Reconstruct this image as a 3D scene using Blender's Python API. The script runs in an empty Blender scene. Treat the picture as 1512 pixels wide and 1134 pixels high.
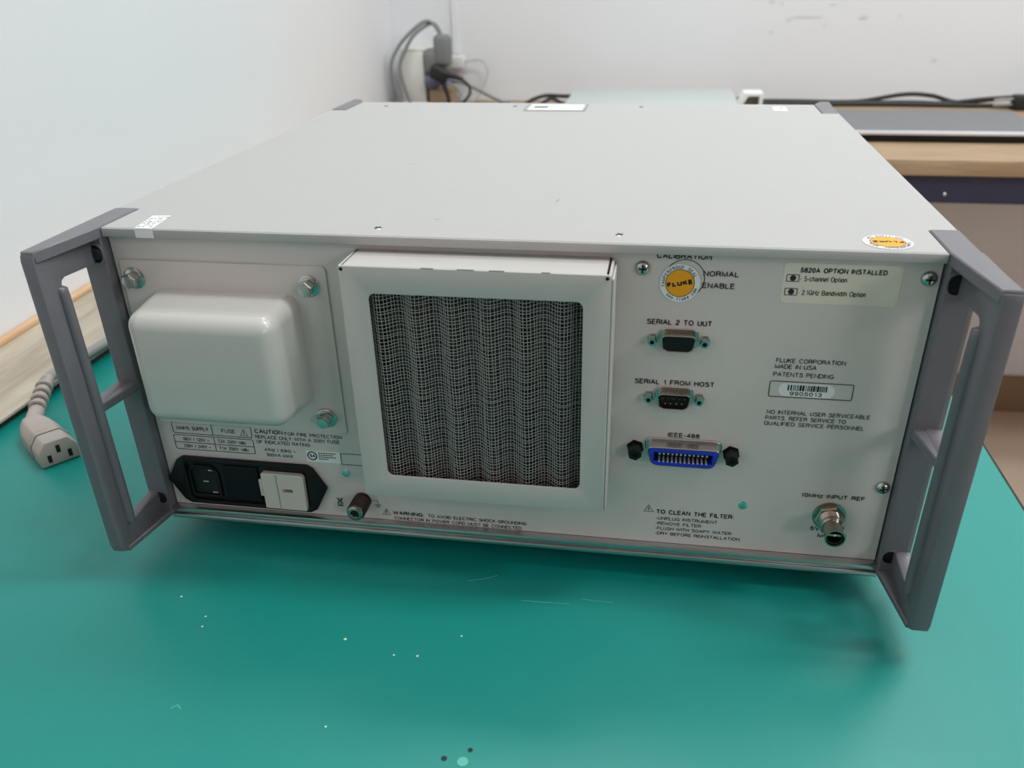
import bpy, bmesh, math, random
from mathutils import Vector, Matrix
PI = math.pi
random.seed(7)
scn = bpy.context.scene
COL = scn.collection

# ------------------------------------------------------------------ camera
cam = bpy.data.cameras.new('camera')
camo = bpy.data.objects.new('camera', cam)
COL.objects.link(camo)
RGT = Vector((0.98691357, 0.16024720, -0.01795688))
DWN = Vector((0.06180944, -0.47879930, -0.87574587))
FWD = Vector((-0.14893356, 0.86317557, -0.48243831))
CP = Vector((0.07641878, -0.37754900, 0.28845346))
camo.matrix_world = Matrix(((RGT.x, -DWN.x, -FWD.x, CP.x), (RGT.y, -DWN.y, -FWD.y, CP.y),
                            (RGT.z, -DWN.z, -FWD.z, CP.z), (0, 0, 0, 1)))
cam.sensor_width = 36.0
cam.lens = 1236.094 / 1512 * 36.0
cam.shift_x = (756 - 767.554) / 1512
cam.shift_y = (616.067 - 567) / 1512
cam.clip_start = 0.02
cam.dof.use_dof = True
cam.dof.focus_distance = 0.47
cam.dof.aperture_fstop = 11.0
scn.camera = camo

# ------------------------------------------------------------------ light
world = bpy.data.worlds.new('world')
scn.world = world
world.use_nodes = True
bg = world.node_tree.nodes['Background']
bg.inputs['Color'].default_value = (0.93, 0.97, 1.0, 1)
bg.inputs['Strength'].default_value = 0.06

def area(name, loc, target, sx, sy, power, color=(1, 1, 1)):
    li = bpy.data.lights.new(name, 'AREA')
    li.shape = 'RECTANGLE'
    li.size = sx
    li.size_y = sy
    li.energy = power
    li.color = color
    o = bpy.data.objects.new(name, li)
    COL.objects.link(o)
    o.location = loc
    o.rotation_euler = (Vector(target) - Vector(loc)).to_track_quat('-Z', 'Y').to_euler()
    return o

COOL = (0.96, 1.0, 1.0)
area('ceiling_lamp_near', (0.80, 0.16, 1.90), (0.80, 0.16, 0), 0.9, 0.25, 18.5, COOL)
area('added_light_back', (1.45, 1.15, 1.90), (1.45, 1.15, 0), 1.2, 0.30, 17, COOL)  # unseen light added to brighten the mat's right side and the back wall
area('added_light_left', (-0.05, 1.00, 1.90), (-0.05, 1.00, 0), 0.6, 0.30, 8, COOL)  # extra light, added only to lift the walls
area('ceiling_lamp_far', (3.4, -2.2, 1.90), (3.4, -2.2, 0), 1.2, 0.3, 22, (1.0, 0.97, 0.97))
area('added_light_aisle', (2.2, -0.25, 1.90), (2.2, -0.25, 0), 0.9, 0.3, 22, COOL)  # added light for the floor on the right and the lower back wall
area('window_daylight', (2.3, -2.5, 1.0), (0.1, 0.0, 0.1), 0.50, 0.6, 11, (1.0, 0.90, 0.93))

scn.view_settings.view_transform = 'Standard'
scn.view_settings.look = 'None'
scn.view_settings.gamma = 1.0
scn.view_settings.use_curve_mapping = False
scn.view_settings.exposure = 0.0

# ------------------------------------------------------------------ materials
def lin(c):
    c = c / 255.0
    return c / 12.92 if c <= 0.04045 else ((c + 0.055) / 1.055) ** 2.4

def rgb(r, g, b):
    return (lin(r), lin(g), lin(b), 1)

MAT = {}
def mat(name, col, rough=0.5, metal=0.0, var=0.06, scale=40.0, bump=0.0, bscale=600.0, spec=0.5, stretch=None, coat=0.0):
    m = bpy.data.materials.new(name)
    m.use_nodes = True
    nt = m.node_tree
    b = nt.nodes['Principled BSDF']
    b.inputs['Roughness'].default_value = rough
    b.inputs['Metallic'].default_value = metal
    b.inputs['Specular IOR Level'].default_value = spec
    if coat:
        b.inputs['Coat Weight'].default_value = coat
        b.inputs['Coat Roughness'].default_value = 0.15
    tc = nt.nodes.new('ShaderNodeNewGeometry')
    mp = nt.nodes.new('ShaderNodeMapping')
    nt.links.new(tc.outputs['Position'], mp.inputs['Vector'])
    if stretch:
        mp.inputs['Scale'].default_value = stretch
    no = nt.nodes.new('ShaderNodeTexNoise')
    no.inputs['Scale'].default_value = scale
    no.inputs['Detail'].default_value = 4
    nt.links.new(mp.outputs['Vector'], no.inputs['Vector'])
    mx = nt.nodes.new('ShaderNodeMix')
    mx.data_type = 'RGBA'
    lo = tuple(max(0, c * (1 - var)) for c in col[:3]) + (1,)
    hi = tuple(min(1, c * (1 + var)) for c in col[:3]) + (1,)
    mx.inputs[6].default_value = lo
    mx.inputs[7].default_value = hi
    nt.links.new(no.outputs['Fac'], mx.inputs[0])
    nt.links.new(mx.outputs[2], b.inputs['Base Color'])
    if bump:
        n2 = nt.nodes.new('ShaderNodeTexNoise')
        n2.inputs['Scale'].default_value = bscale
        n2.inputs['Detail'].default_value = 2
        nt.links.new(mp.outputs['Vector'], n2.inputs['Vector'])
        bp = nt.nodes.new('ShaderNodeBump')
        bp.inputs['Strength'].default_value = bump
        bp.inputs['Distance'].default_value = 0.0004
        nt.links.new(n2.outputs['Fac'], bp.inputs['Height'])
        nt.links.new(bp.outputs['Normal'], b.inputs['Normal'])
    MAT[name] = m
    return m

def wood(name, c1, c2, stretch, rough=0.5, scale=14):
    m = mat(name, c1, rough, stretch=stretch, scale=scale, var=0.0)
    nt = m.node_tree
    mx = [n for n in nt.nodes if n.type == 'MIX'][0]
    no = [n for n in nt.nodes if n.type == 'TEX_NOISE'][0]
    no.inputs['Detail'].default_value = 7
    no.inputs['Distortion'].default_value = 0.6
    ra = nt.nodes.new('ShaderNodeValToRGB')
    ra.color_ramp.elements[0].position = 0.32
    ra.color_ramp.elements[1].position = 0.68
    ra.color_ramp.elements[0].color = c2
    ra.color_ramp.elements[1].color = c1
    nt.links.new(no.outputs['Fac'], ra.inputs['Fac'])
    nt.links.new(ra.outputs['Color'], nt.nodes['Principled BSDF'].inputs['Base Color'])
    nt.nodes.remove(mx)
    return m

mat('paint_cover', rgb(180, 180, 178), 0.55, spec=0.3, var=0.015, scale=30, bump=0.05)
mat('paint_panel', rgb(214, 207, 203), 0.45, var=0.02, scale=60, bump=0.05)
mat('paint_white', rgb(200, 199, 194), 0.30, var=0.015, scale=50, coat=0.25)
mat('paint_filter', rgb(194, 192, 188), 0.40, var=0.015, scale=60)
mat('handle_grey', rgb(110, 109, 115), 0.36, var=0.06, scale=80, bump=0.25, bscale=900)
mat('aluminium', rgb(196, 194, 192), 0.30, 1.0, var=0.05, scale=90)
mat('steel', rgb(205, 205, 203), 0.20, 1.0, var=0.05, scale=200)
mat('zinc', rgb(188, 192, 188), 0.25, 1.0, var=0.08, scale=400)
mat('nickel', rgb(176, 168, 156), 0.22, 1.0, var=0.05, scale=200)
mat('bronze', rgb(104, 88, 80), 0.38, 0.9, var=0.10, scale=900)
mat('rivet_chrome', rgb(215, 220, 218), 0.12, 1.0, var=0.02)
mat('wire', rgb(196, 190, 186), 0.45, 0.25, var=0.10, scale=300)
mat('wire_shaded', rgb(104, 102, 100), 0.5, 0.25, var=0.10, scale=300)  # deeper screen layer: same wire, with its shade put into the colour
mat('contact_gold', rgb(214, 204, 176), 0.35, 0.2, var=0.04, scale=300)
mat('black_plastic', rgb(13, 13, 14), 0.5, spec=0.35, var=0.10, scale=200)
mat('dark_hole', rgb(7, 7, 8), 0.8, var=0.0)
mat('dark_plastic', rgb(20, 18, 16), 0.45, var=0.1, scale=200)
mat('navy_plastic', rgb(11, 12, 20), 0.5, spec=0.3, var=0.05)
mat('blue_plastic', rgb(28, 52, 190), 0.38, var=0.05, scale=200)
mat('fuse_white', rgb(214, 206, 196), 0.4, var=0.02, scale=100)
mat('ink', rgb(34, 35, 38), 0.6, var=0.0)
mat('ink_soft', rgb(62, 62, 66), 0.6, var=0.0)
mat('ink_grey', rgb(120, 122, 126), 0.6, var=0.0)
mat('label_cream', rgb(228, 222, 208), 0.5, var=0.03, scale=60)
mat('label_white', rgb(238, 240, 240), 0.45, var=0.01)
mat('seal_orange', rgb(246, 170, 22), 0.45, var=0.03, scale=200)
mat('mat_green', rgb(10, 140, 132), 0.42, var=0.05, scale=9, bump=0.12, bscale=160)
mat('mat_edge', rgb(14, 26, 26), 0.6, var=0.0)
mat('mat_scratch', rgb(96, 186, 172), 0.5, var=0.0)
mat('speck_white', rgb(214, 232, 226), 0.5, var=0.0)
mat('speck_dark', rgb(38, 40, 44), 0.6, var=0.0)
mat('table_board', rgb(120, 104, 86), 0.6, var=0.1, scale=20)
mat('table_metal', rgb(60, 62, 66), 0.5, 0.3)
wood('bench_wood', rgb(204, 194, 176), rgb(160, 148, 130), (3.2, 0.55, 3), 0.55, 16)
wood('bench_edge', rgb(92, 74, 56), rgb(66, 52, 40), (3, 1, 3), 0.6, 20)
wood('trim_wood', rgb(226, 190, 152), rgb(208, 166, 126), (8, 1, 3), 0.5, 14)
wood('desk_wood', rgb(172, 148, 118), rgb(150, 126, 98), (0.6, 5, 5), 0.5, 14)
mat('desk_apron', rgb(44, 46, 70), 0.5, 0.1, var=0.08, scale=20)
mat('wall_paint', rgb(232, 233, 236), 0.75, var=0.012, scale=5, bump=0.05, bscale=90)
mat('scuff', rgb(216, 218, 220), 0.8, var=0.03)
mat('skirting_brown', rgb(146, 120, 90), 0.5, var=0.08, scale=12)
mat('floor_tile', rgb(222, 200, 180), 0.45, var=0.05, scale=6)
mat('ceiling_white', rgb(230, 230, 228), 0.8, var=0.01)
mat('laptop_grey', rgb(122, 124, 128), 0.5, 0.3, var=0.03, scale=30)
mat('laptop_silver', rgb(226, 226, 232), 0.35, 0.2, var=0.02)
mat('cord_grey', rgb(150, 146, 144), 0.55, var=0.05, scale=60)
mat('plug_beige', rgb(176, 166, 158), 0.5, var=0.04, scale=60)
mat('plug_grey', rgb(122, 125, 125), 0.5, var=0.06, scale=60)
mat('plug_blue', rgb(116, 120, 148), 0.45, var=0.05, scale=60)
mat('cable_black', rgb(28, 29, 30), 0.5, var=0.1, scale=60)
mat('cable_grey', rgb(134, 136, 136), 0.5, var=0.06, scale=60)
mat('cable_white', rgb(196, 196, 196), 0.5, var=0.02)
mat('socket_white', rgb(226, 227, 222), 0.4, var=0.01)
mat('carton', rgb(176, 150, 124), 0.7, var=0.06, scale=30)
mat('pale_teal', rgb(186, 196, 194), 0.4, var=0.02, scale=20)

# ------------------------------------------------------------------ helpers
ORG = {}
def props(o, label=None, cat=None, group=None, kind=None):
    if label: o['label'] = label
    if cat: o['category'] = cat
    if group: o['group'] = group
    if kind: o['kind'] = kind
    return o

def empty(name, loc, label, cat, group=None):
    o = bpy.data.objects.new(name, None)
    COL.objects.link(o)
    o.location = loc
    o.empty_display_size = 0.02
    ORG[o] = Vector(loc)
    return props(o, label, cat, group)

def put(o, loc, parent):
    loc = Vector(loc)
    ORG[o] = loc
    if parent is not None:
        o.parent = parent
        o.location = loc - ORG[parent]
    else:
        o.location = loc

def obj(name, bm, mats, parent=None, M=None, smooth=35, label=None, cat=None, group=None, kind=None, base=False, recalc=True):
    if M is not None:
        bm.transform(M)
    if recalc:
        bmesh.ops.recalc_face_normals(bm, faces=bm.faces[:])
    lo = Vector([min(v.co[i] for v in bm.verts) for i in range(3)])
    hi = Vector([max(v.co[i] for v in bm.verts) for i in range(3)])
    c = (lo + hi) / 2
    if base:
        c.z = lo.z
    bmesh.ops.translate(bm, vec=-c, verts=bm.verts[:])
    me = bpy.data.meshes.new(name)
    bm.to_mesh(me)
    bm.free()
    if not isinstance(mats, (list, tuple)):
        mats = [mats]
    for m in mats:
        me.materials.append(MAT[m])
    if smooth:
        me.shade_smooth()
        me.set_sharp_from_angle(angle=math.radians(smooth))
    o = bpy.data.objects.new(name, me)
    COL.objects.link(o)
    put(o, c, parent)
    return props(o, label, cat, group, kind)

def inst(name, me, loc, parent, rot=(0, 0, 0), scale=(1, 1, 1)):
    o = bpy.data.objects.new(name, me)
    COL.objects.link(o)
    put(o, loc, parent)
    o.rotation_euler = rot
    o.scale = scale
    return o

def join(dst, src, mi=0):
    for f in src.faces:
        f.material_index = mi
    me = bpy.data.meshes.new('tmp')
    src.to_mesh(me)
    src.free()
    dst.from_mesh(me)
    bpy.data.meshes.remove(me)

def box(bm, x0, x1, y0, y1, z0, z1, bev=0.0, seg=2, M=None, mi=0, sel=None):
    t = bmesh.new()
    r = bmesh.ops.create_cube(t, size=1.0)
    for v in t.verts:
        v.co = Vector(((x0 + x1) / 2 + v.co.x * (x1 - x0), (y0 + y1) / 2 + v.co.y * (y1 - y0), (z0 + z1) / 2 + v.co.z * (z1 - z0)))
    if bev:
        es = [e for e in t.edges if sel is None or sel(e)]
        bmesh.ops.bevel(t, geom=es, offset=bev, segments=seg, profile=0.5, affect='EDGES')
    if M is not None:
        t.transform(M)
    join(bm, t, mi)
    return bm

def hexa(bm, bot, top, bev=0.0, seg=2, mi=0):
    t = bmesh.new()
    n = len(bot)
    b = [t.verts.new(p) for p in bot]
    u = [t.verts.new(p) for p in top]
    t.faces.new(b[::-1])
    t.faces.new(u)
    for i in range(n):
        t.faces.new((b[i], b[(i + 1) % n], u[(i + 1) % n], u[i]))
    bmesh.ops.recalc_face_normals(t, faces=t.faces[:])
    if bev:
        bmesh.ops.bevel(t, geom=t.edges[:], offset=bev, segments=seg, profile=0.5, affect='EDGES')
    join(bm, t, mi)
    return bm

def rrect(x0, x1, y0, y1, r, n=5):
    pts = []
    for cx, cy, a0 in ((x1 - r, y1 - r, 0), (x0 + r, y1 - r, 90), (x0 + r, y0 + r, 180), (x1 - r, y0 + r, 270)):
        for i in range(n + 1):
            a = math.radians(a0 + 90 * i / n)
            pts.append((cx + r * math.cos(a), cy + r * math.sin(a)))
    return pts

def plate(bm, outer, holes, f, d, bev=0.0, mi=0, seg=1):
    t = bmesh.new()
    ed = []
    for loop in [outer] + list(holes):
        vs = [t.verts.new(f(*p)) for p in loop]
        for i in range(len(vs)):
            ed.append(t.edges.new((vs[i], vs[(i + 1) % len(vs)])))
    bmesh.ops.triangle_fill(t, use_beauty=True, edges=ed)
    bmesh.ops.dissolve_limit(t, angle_limit=0.01, verts=t.verts[:], edges=[e for e in t.edges if len(e.link_faces) == 2])
    if d is not None:
        r = bmesh.ops.extrude_face_region(t, geom=t.faces[:])
        bmesh.ops.translate(t, vec=Vector(d), verts=[g for g in r['geom'] if isinstance(g, bmesh.types.BMVert)])
        bmesh.ops.recalc_face_normals(t, faces=t.faces[:])
        if bev:
            es = [e for e in t.edges if len(e.link_faces) == 2 and e.calc_face_angle() > 1.0]
            bmesh.ops.bevel(t, geom=es, offset=bev, segments=seg, profile=0.5, affect='EDGES')
    join(bm, t, mi)
    return bm

def lathe(bm, prof, n=24, M=None, mi=0, close=True, ang0=0.0):
    t = bmesh.new()
    rings = []
    for r, h in prof:
        if r < 1e-7:
            rings.append([t.verts.new((0, 0, h))])
        else:
            rings.append([t.verts.new((r * math.cos(ang0 + 2 * PI * i / n), r * math.sin(ang0 + 2 * PI * i / n), h)) for i in range(n)])
    for a, b in zip(rings[:-1], rings[1:]):
        for i in range(n):
            j = (i + 1) % n
            if len(a) == 1 and len(b) == 1:
                continue
            if len(a) == 1:
                t.faces.new((a[0], b[i], b[j]))
            elif len(b) == 1:
                t.faces.new((a[i], a[j], b[0]))
            else:
                t.faces.new((a[i], a[j], b[j], b[i]))
    bmesh.ops.recalc_face_normals(t, faces=t.faces[:])
    if M is not None:
        t.transform(M)
    join(bm, t, mi)
    return bm

def crom(pts, k=8):
    P = [Vector(p) for p in pts]
    P = [P[0] * 2 - P[1]] + P + [P[-1] * 2 - P[-2]]
    out = []
    for i in range(1, len(P) - 2):
        for j in range(k):
            t = j / k
            a, b, c, d = P[i - 1], P[i], P[i + 1], P[i + 2]
            out.append(0.5 * ((2 * b) + (c - a) * t + (2 * a - 5 * b + 4 * c - d) * t * t + (3 * b - a - 3 * c + d) * t ** 3))
    out.append(P[-2])
    return out

def tube(bm, pts, r, n=10, k=8, mi=0, smooth=True):
    path = crom(pts, k) if smooth else [Vector(p) for p in pts]
    t = bmesh.new()
    rings = []
    up = Vector((0, 0, 1))
    prev = None
    for i, p in enumerate(path):
        d = (path[min(i + 1, len(path) - 1)] - path[max(i - 1, 0)]).normalized()
        if prev is None:
            ref = up if abs(d.z) < 0.9 else Vector((1, 0, 0))
            u = d.cross(ref).normalized()
        else:
            u = (prev - d * prev.dot(d)).normalized()
        prev = u
        w = d.cross(u)
        rr = r(i / max(1, len(path) - 1)) if callable(r) else r
        rings.append([t.verts.new(p + (u * math.cos(2 * PI * q / n) + w * math.sin(2 * PI * q / n)) * rr) for q in range(n)])
    for a, b in zip(rings[:-1], rings[1:]):
        for q in range(n):
            t.faces.new((a[q], a[(q + 1) % n], b[(q + 1) % n], b[q]))
    t.faces.new(rings[0][::-1])
    t.faces.new(rings[-1])
    join(bm, t, mi)
    return bm

# flat print: a plain grotesque drawn from constant-width strokes
def _arc(cx, cy, rx, ry, a0, a1, n=7):
    return [(cx + rx * math.cos(math.radians(a0 + (a1 - a0) * i / n)), cy + ry * math.sin(math.radians(a0 + (a1 - a0) * i / n))) for i in range(n + 1)]
def _ring(cx, cy, rx, ry, n=16):
    return _arc(cx, cy, rx, ry, 0, 360, n)
GL = {
 ' ': (0.30, []),
 'A': (0.66, [[(0, 0), (.33, 1), (.66, 0)], [(.12, .36), (.54, .36)]]),
 'B': (0.60, [[(0, 0), (0, 1), (.32, 1)] + _arc(.32, .765, .24, .235, 90, -90) + [(0, .53)], [(.32, .53)] + _arc(.34, .265, .26, .265, 90, -90) + [(0, 0)]]),
 'C': (0.68, [_arc(.36, .5, .34, .5, 38, 322, 14)]),
 'D': (0.64, [[(0, 0), (0, 1), (.26, 1)] + _arc(.26, .5, .38, .5, 90, -90, 10) + [(0, 0)]]),
 'E': (0.54, [[(.54, 0), (0, 0), (0, 1), (.52, 1)], [(0, .53), (.48, .53)]]),
 'F': (0.52, [[(0, 0), (0, 1), (.52, 1)], [(0, .52), (.44, .52)]]),
 'G': (0.72, [_arc(.36, .5, .34, .5, 40, 325, 14) + [(.68, .26), (.68, .46), (.40, .46)], [(.68, .46), (.68, 0)]]),
 'H': (0.62, [[(0, 0), (0, 1)], [(.62, 0), (.62, 1)], [(0, .53), (.62, .53)]]),
 'I': (0.02, [[(.01, 0), (.01, 1)]]),
 'K': (0.60, [[(0, 0), (0, 1)], [(.56, 1), (0, .40)], [(.20, .60), (.60, 0)]]),
 'L': (0.48, [[(0, 1), (0, 0), (.48, 0)]]),
 'M': (0.74, [[(0, 0), (0, 1), (.37, .05), (.74, 1), (.74, 0)]]),
 'N': (0.62, [[(0, 0), (0, 1), (.62, 0), (.62, 1)]]),
 'O': (0.72, [_ring(.36, .5, .36, .5)]),
 'P': (0.56, [[(0, 0), (0, 1), (.30, 1)] + _arc(.30, .73, .26, .27, 90, -90) + [(0, .46)]]),
 'Q': (0.72, [_ring(.36, .5, .36, .5), [(.44, .22), (.70, -.04)]]),
 'R': (0.60, [[(0, 0), (0, 1), (.32, 1)] + _arc(.32, .755, .25, .245, 90, -90) + [(0, .51)], [(.34, .51), (.52, .40), (.54, .12), (.60, 0)]]),
 'S': (0.60, [_arc(.30, .745, .26, .255, 20, 180, 7) + _arc(.30, .265, .30, .265, 110, -165, 12)[2:]]),
 'T': (0.60, [[(0, 1), (.60, 1)], [(.30, 1), (.30, 0)]]),
 'U': (0.60, [[(0, 1), (0, .32)] + _arc(.30, .30, .30, .30, 180, 360, 9) + [(.60, 1)]]),
 'V': (0.64, [[(0, 1), (.32, 0), (.64, 1)]]),
 'W': (0.94, [[(0, 1), (.23, 0), (.47, 1), (.71, 0), (.94, 1)]]),
 'X': (0.62, [[(0, 0), (.62, 1)], [(0, 1), (.62, 0)]]),
 'Y': (0.62, [[(0, 1), (.31, .44), (.62, 1)], [(.31, .44), (.31, 0)]]),
 'Z': (0.58, [[(0, 1), (.58, 1), (0, 0), (.58, 0)]]),
 '0': (0.50, [_ring(.25, .5, .25, .5)]),
 '1': (0.34, [[(.06, .74), (.22, .80), (.28, 1), (.28, 0)]]),
 '2': (0.50, [_arc(.25, .72, .24, .28, 170, -30, 9) + [(.10, .20), (.02, 0), (.50, 0)]]),
 '3': (0.50, [_arc(.25, .75, .22, .25, 165, -80, 9) + _arc(.25, .27, .25, .27, 80, -165, 10)]),
 '4': (0.52, [[(.40, 0), (.40, 1), (0, .30), (.54, .30)]]),
 '5': (0.50, [[(.46, 1), (.10, 1), (.04, .50)] + _arc(.24, .32, .26, .32, 140, -155, 11)]),
 '6': (0.50, [_arc(.26, .62, .25, .38, 40, 180, 7) + [(.01, .4)] + _arc(.25, .32, .24, .32, 180, 540, 14)]),
 '7': (0.50, [[(0, 1), (.50, 1), (.26, .45), (.18, 0)]]),
 '8': (0.50, [_ring(.25, .76, .21, .24), _ring(.25, .27, .25, .27)]),
 '9': (0.50, [_arc(.24, .38, .25, .38, 220, 360, 7) + [(.49, .6)] + _arc(.25, .68, .24, .32, 0, 360, 14)]),
 '-': (0.24, [[(0, .40), (.24, .40)]]), '.': (0.06, [[(.03, 0), (.03, .10)]]), ':': (0.06, [[(.03, 0), (.03, .10)], [(.03, .56), (.03, .66)]]),
 '/': (0.28, [[(0, 0), (.28, 1)]]), '~': (0.50, [[(0, .42)] + _arc(.13, .42, .12, .12, 180, 0, 5) + _arc(.37, .42, .12, .12, 180, 360, 5)]),
 '(': (0.18, [_arc(.34, .40, .32, .62, 140, 220, 6)]), ')': (0.18, [_arc(-.16, .40, .32, .62, 40, -40, 6)]),
 'a': (0.46, [_arc(.22, .52, .21, .22, 165, 0, 6) + [(.43, .08), (.47, 0)], [(.43, .42)] + _arc(.20, .21, .20, .20, 80, 290, 9) + [(.43, .16)]]),
 'b': (0.46, [[(0, 1), (0, 0)], _ring(.23, .36, .23, .37)]),
 'c': (0.44, [_arc(.23, .36, .22, .37, 40, 320, 11)]),
 'd': (0.46, [[(.46, 1), (.46, 0)], _ring(.23, .36, .23, .37)]),
 'e': (0.46, [[(.02, .38), (.45, .38)] + _arc(.23, .36, .22, .37, 0, 318, 13)]),
 'f': (0.26, [[(.10, 0), (.10, .84)] + _arc(.24, .84, .14, .16, 180, 90, 4), [(0, .70), (.26, .70)]]),
 'h': (0.42, [[(0, 0), (0, 1)], [(0, .48)] + _arc(.21, .50, .21, .24, 160, 0, 6) + [(.42, 0)]]),
 'i': (0.02, [[(.01, 0), (.01, .72)], [(.01, .88), (.01, 1)]]),
 'k': (0.42, [[(0, 0), (0, 1)], [(.40, .72), (0, .28)], [(.14, .44), (.42, 0)]]),
 'l': (0.02, [[(.01, 0), (.01, 1)]]),
 'm': (0.68, [[(0, 0), (0, .72)], [(0, .50)] + _arc(.17, .52, .17, .21, 160, 0, 5) + [(.34, 0)], [(.34, .50)] + _arc(.51, .52, .17, .21, 160, 0, 5) + [(.68, 0)]]),
 'n': (0.42, [[(0, 0), (0, .72)], [(0, .48)] + _arc(.21, .50, .21, .24, 160, 0, 6) + [(.42, 0)]]),
 'o': (0.48, [_ring(.24, .36, .24, .37)]),
 'p': (0.46, [[(0, -.25), (0, .72)], _ring(.23, .36, .23, .37)]),
 's': (0.42, [_arc(.21, .54, .18, .19, 30, 180, 6) + _arc(.21, .19, .21, .20, 105, -165, 9)[2:]]),
 't': (0.24, [[(.10, .94), (.10, .12), (.16, .02), (.25, .02)], [(0, .70), (.24, .70)]]),
 'u': (0.42, [[(0, .72), (0, .24)] + _arc(.21, .22, .21, .23, 180, 340, 6), [(.42, .72), (.42, 0)]]),
 'w': (0.64, [[(0, .72), (.16, 0), (.32, .72), (.48, 0), (.64, .72)]]),
 'z': (0.42, [[(0, .72), (.42, .72), (0, 0), (.42, 0)]]),
}
def ribbon(bm, pts, w, z=0.0):
    P = [Vector(p) for p in pts]
    Q = [P[0]]
    for p in P[1:]:
        if (p - Q[-1]).length > 1e-9:
            Q.append(p)
    P = Q
    n = len(P)
    closed = (P[0] - P[-1]).length < 1e-6
    L, R = [], []
    for i in range(n):
        a = P[i - 1] if i > 0 else (P[-2] if closed else None)
        c = P[i + 1] if i < n - 1 else (P[1] if closed else None)
        d1 = (P[i] - a).normalized() if a is not None else None
        d2 = (c - P[i]).normalized() if c is not None else None
        if d1 is None: d1 = d2
        if d2 is None: d2 = d1
        t = d1 + d2
        t = t.normalized() if t.length > 1e-6 else d1
        nn = Vector((-t.y, t.x))
        k = min(2.0, 1.0 / max(0.35, abs(nn.dot(Vector((-d1.y, d1.x))))))
        L.append(bm.verts.new((P[i].x + nn.x * w / 2 * k, P[i].y + nn.y * w / 2 * k, z)))
        R.append(bm.verts.new((P[i].x - nn.x * w / 2 * k, P[i].y - nn.y * w / 2 * k, z)))
    for i in range(n - 1):
        bm.faces.new((R[i], R[i + 1], L[i + 1], L[i]))
def text_width(s, gap):
    return sum(GL[c][0] for c in s) + gap * (len(s) - 1)
def text(dst, s, x0, x1, y0, cap, bold=0.0, M=None, mi=0):
    w = 0.145 + bold * 3.5
    gap = 0.10 + w * 0.9
    tw = text_width(s, gap)
    sx = (x1 - x0) / tw
    t = bmesh.new()
    x = 0.0
    for c in s:
        adv, st = GL[c]
        for pl in st:
            ribbon(t, [(x0 + (x + px) * sx, y0 + (w / 2 + py * (1 - w)) * cap) for px, py in pl], w * cap)
        x += adv + gap
    if M is not None:
        t.transform(M)
    join(dst, t, mi)
    return dst

def arc_text(dst, s, R, a_start, a_end, cap, inward=False, M=None, bold=0.0, mi=0):
    n = len(s)
    for i, ch in enumerate(s):
        if ch == ' ':
            continue
        a = a_start + (a_end - a_start) * (i + 0.5) / n
        t = bmesh.new()
        adv, st = GL[ch]
        for pl in st:
            ribbon(t, [((px - adv / 2) * cap, py * cap) for px, py in pl], (0.16 + bold * 2) * cap)
        if inward:
            T = Matrix.Rotation(a + PI / 2, 4, 'Z')
            T = Matrix.Translation((R * math.cos(a), R * math.sin(a), 0)) @ T
        else:
            T = Matrix.Translation((R * math.cos(a), R * math.sin(a), 0)) @ Matrix.Rotation(a - PI / 2, 4, 'Z')
        t.transform(T)
        if M is not None:
            t.transform(M)
        join(dst, t, mi)
    return dst

def outline(dst, loop, w, z=0.0, M=None, mi=0):
    t = bmesh.new()
    n = len(loop)
    L = [Vector((p[0], p[1])) for p in loop]
    vi, vo = [], []
    for i in range(n):
        a, b, c = L[i - 1], L[i], L[(i + 1) % n]
        d1 = (b - a).normalized()
        d2 = (c - b).normalized()
        nn = Vector((-(d1 + d2).y, (d1 + d2).x)).normalized()
        vi.append(t.verts.new((b.x + nn.x * w / 2, b.y + nn.y * w / 2, z)))
        vo.append(t.verts.new((b.x - nn.x * w / 2, b.y - nn.y * w / 2, z)))
    for i in range(n):
        j = (i + 1) % n
        t.faces.new((vi[i], vi[j], vo[j], vo[i]))
    if M is not None:
        t.transform(M)
    join(dst, t, mi)
    return dst

def seg2(dst, p, q, w, z=0.0, mi=0):
    a, b = Vector(p), Vector(q)
    d = (b - a).normalized()
    nn = Vector((-d.y, d.x)) * w / 2
    t = bmesh.new()
    t.faces.new([t.verts.new((v.x, v.y, z)) for v in (a + nn, a - nn, b - nn, b + nn)])
    join(dst, t, mi)
    return dst

def poly(dst, pts, z=0.0, mi=0):
    return plate(dst, pts, [], lambda x, y: Vector((x, y, z)), None, mi=mi)

def circ(cx, cy, r, n=32, a0=0, a1=2 * PI):
    return [(cx + r * math.cos(a0 + (a1 - a0) * i / n), cy + r * math.sin(a0 + (a1 - a0) * i / n)) for i in range(n)]

# ------------------------------------------------------------------ the room
ZM = -0.020            # top of the green mat
ZF = -0.790            # floor
YB = 1.760             # back wall
def wallx(y):          # left wall, not quite parallel to the instrument
    return -0.511 - 0.052 * (y - 0.24)

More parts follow.
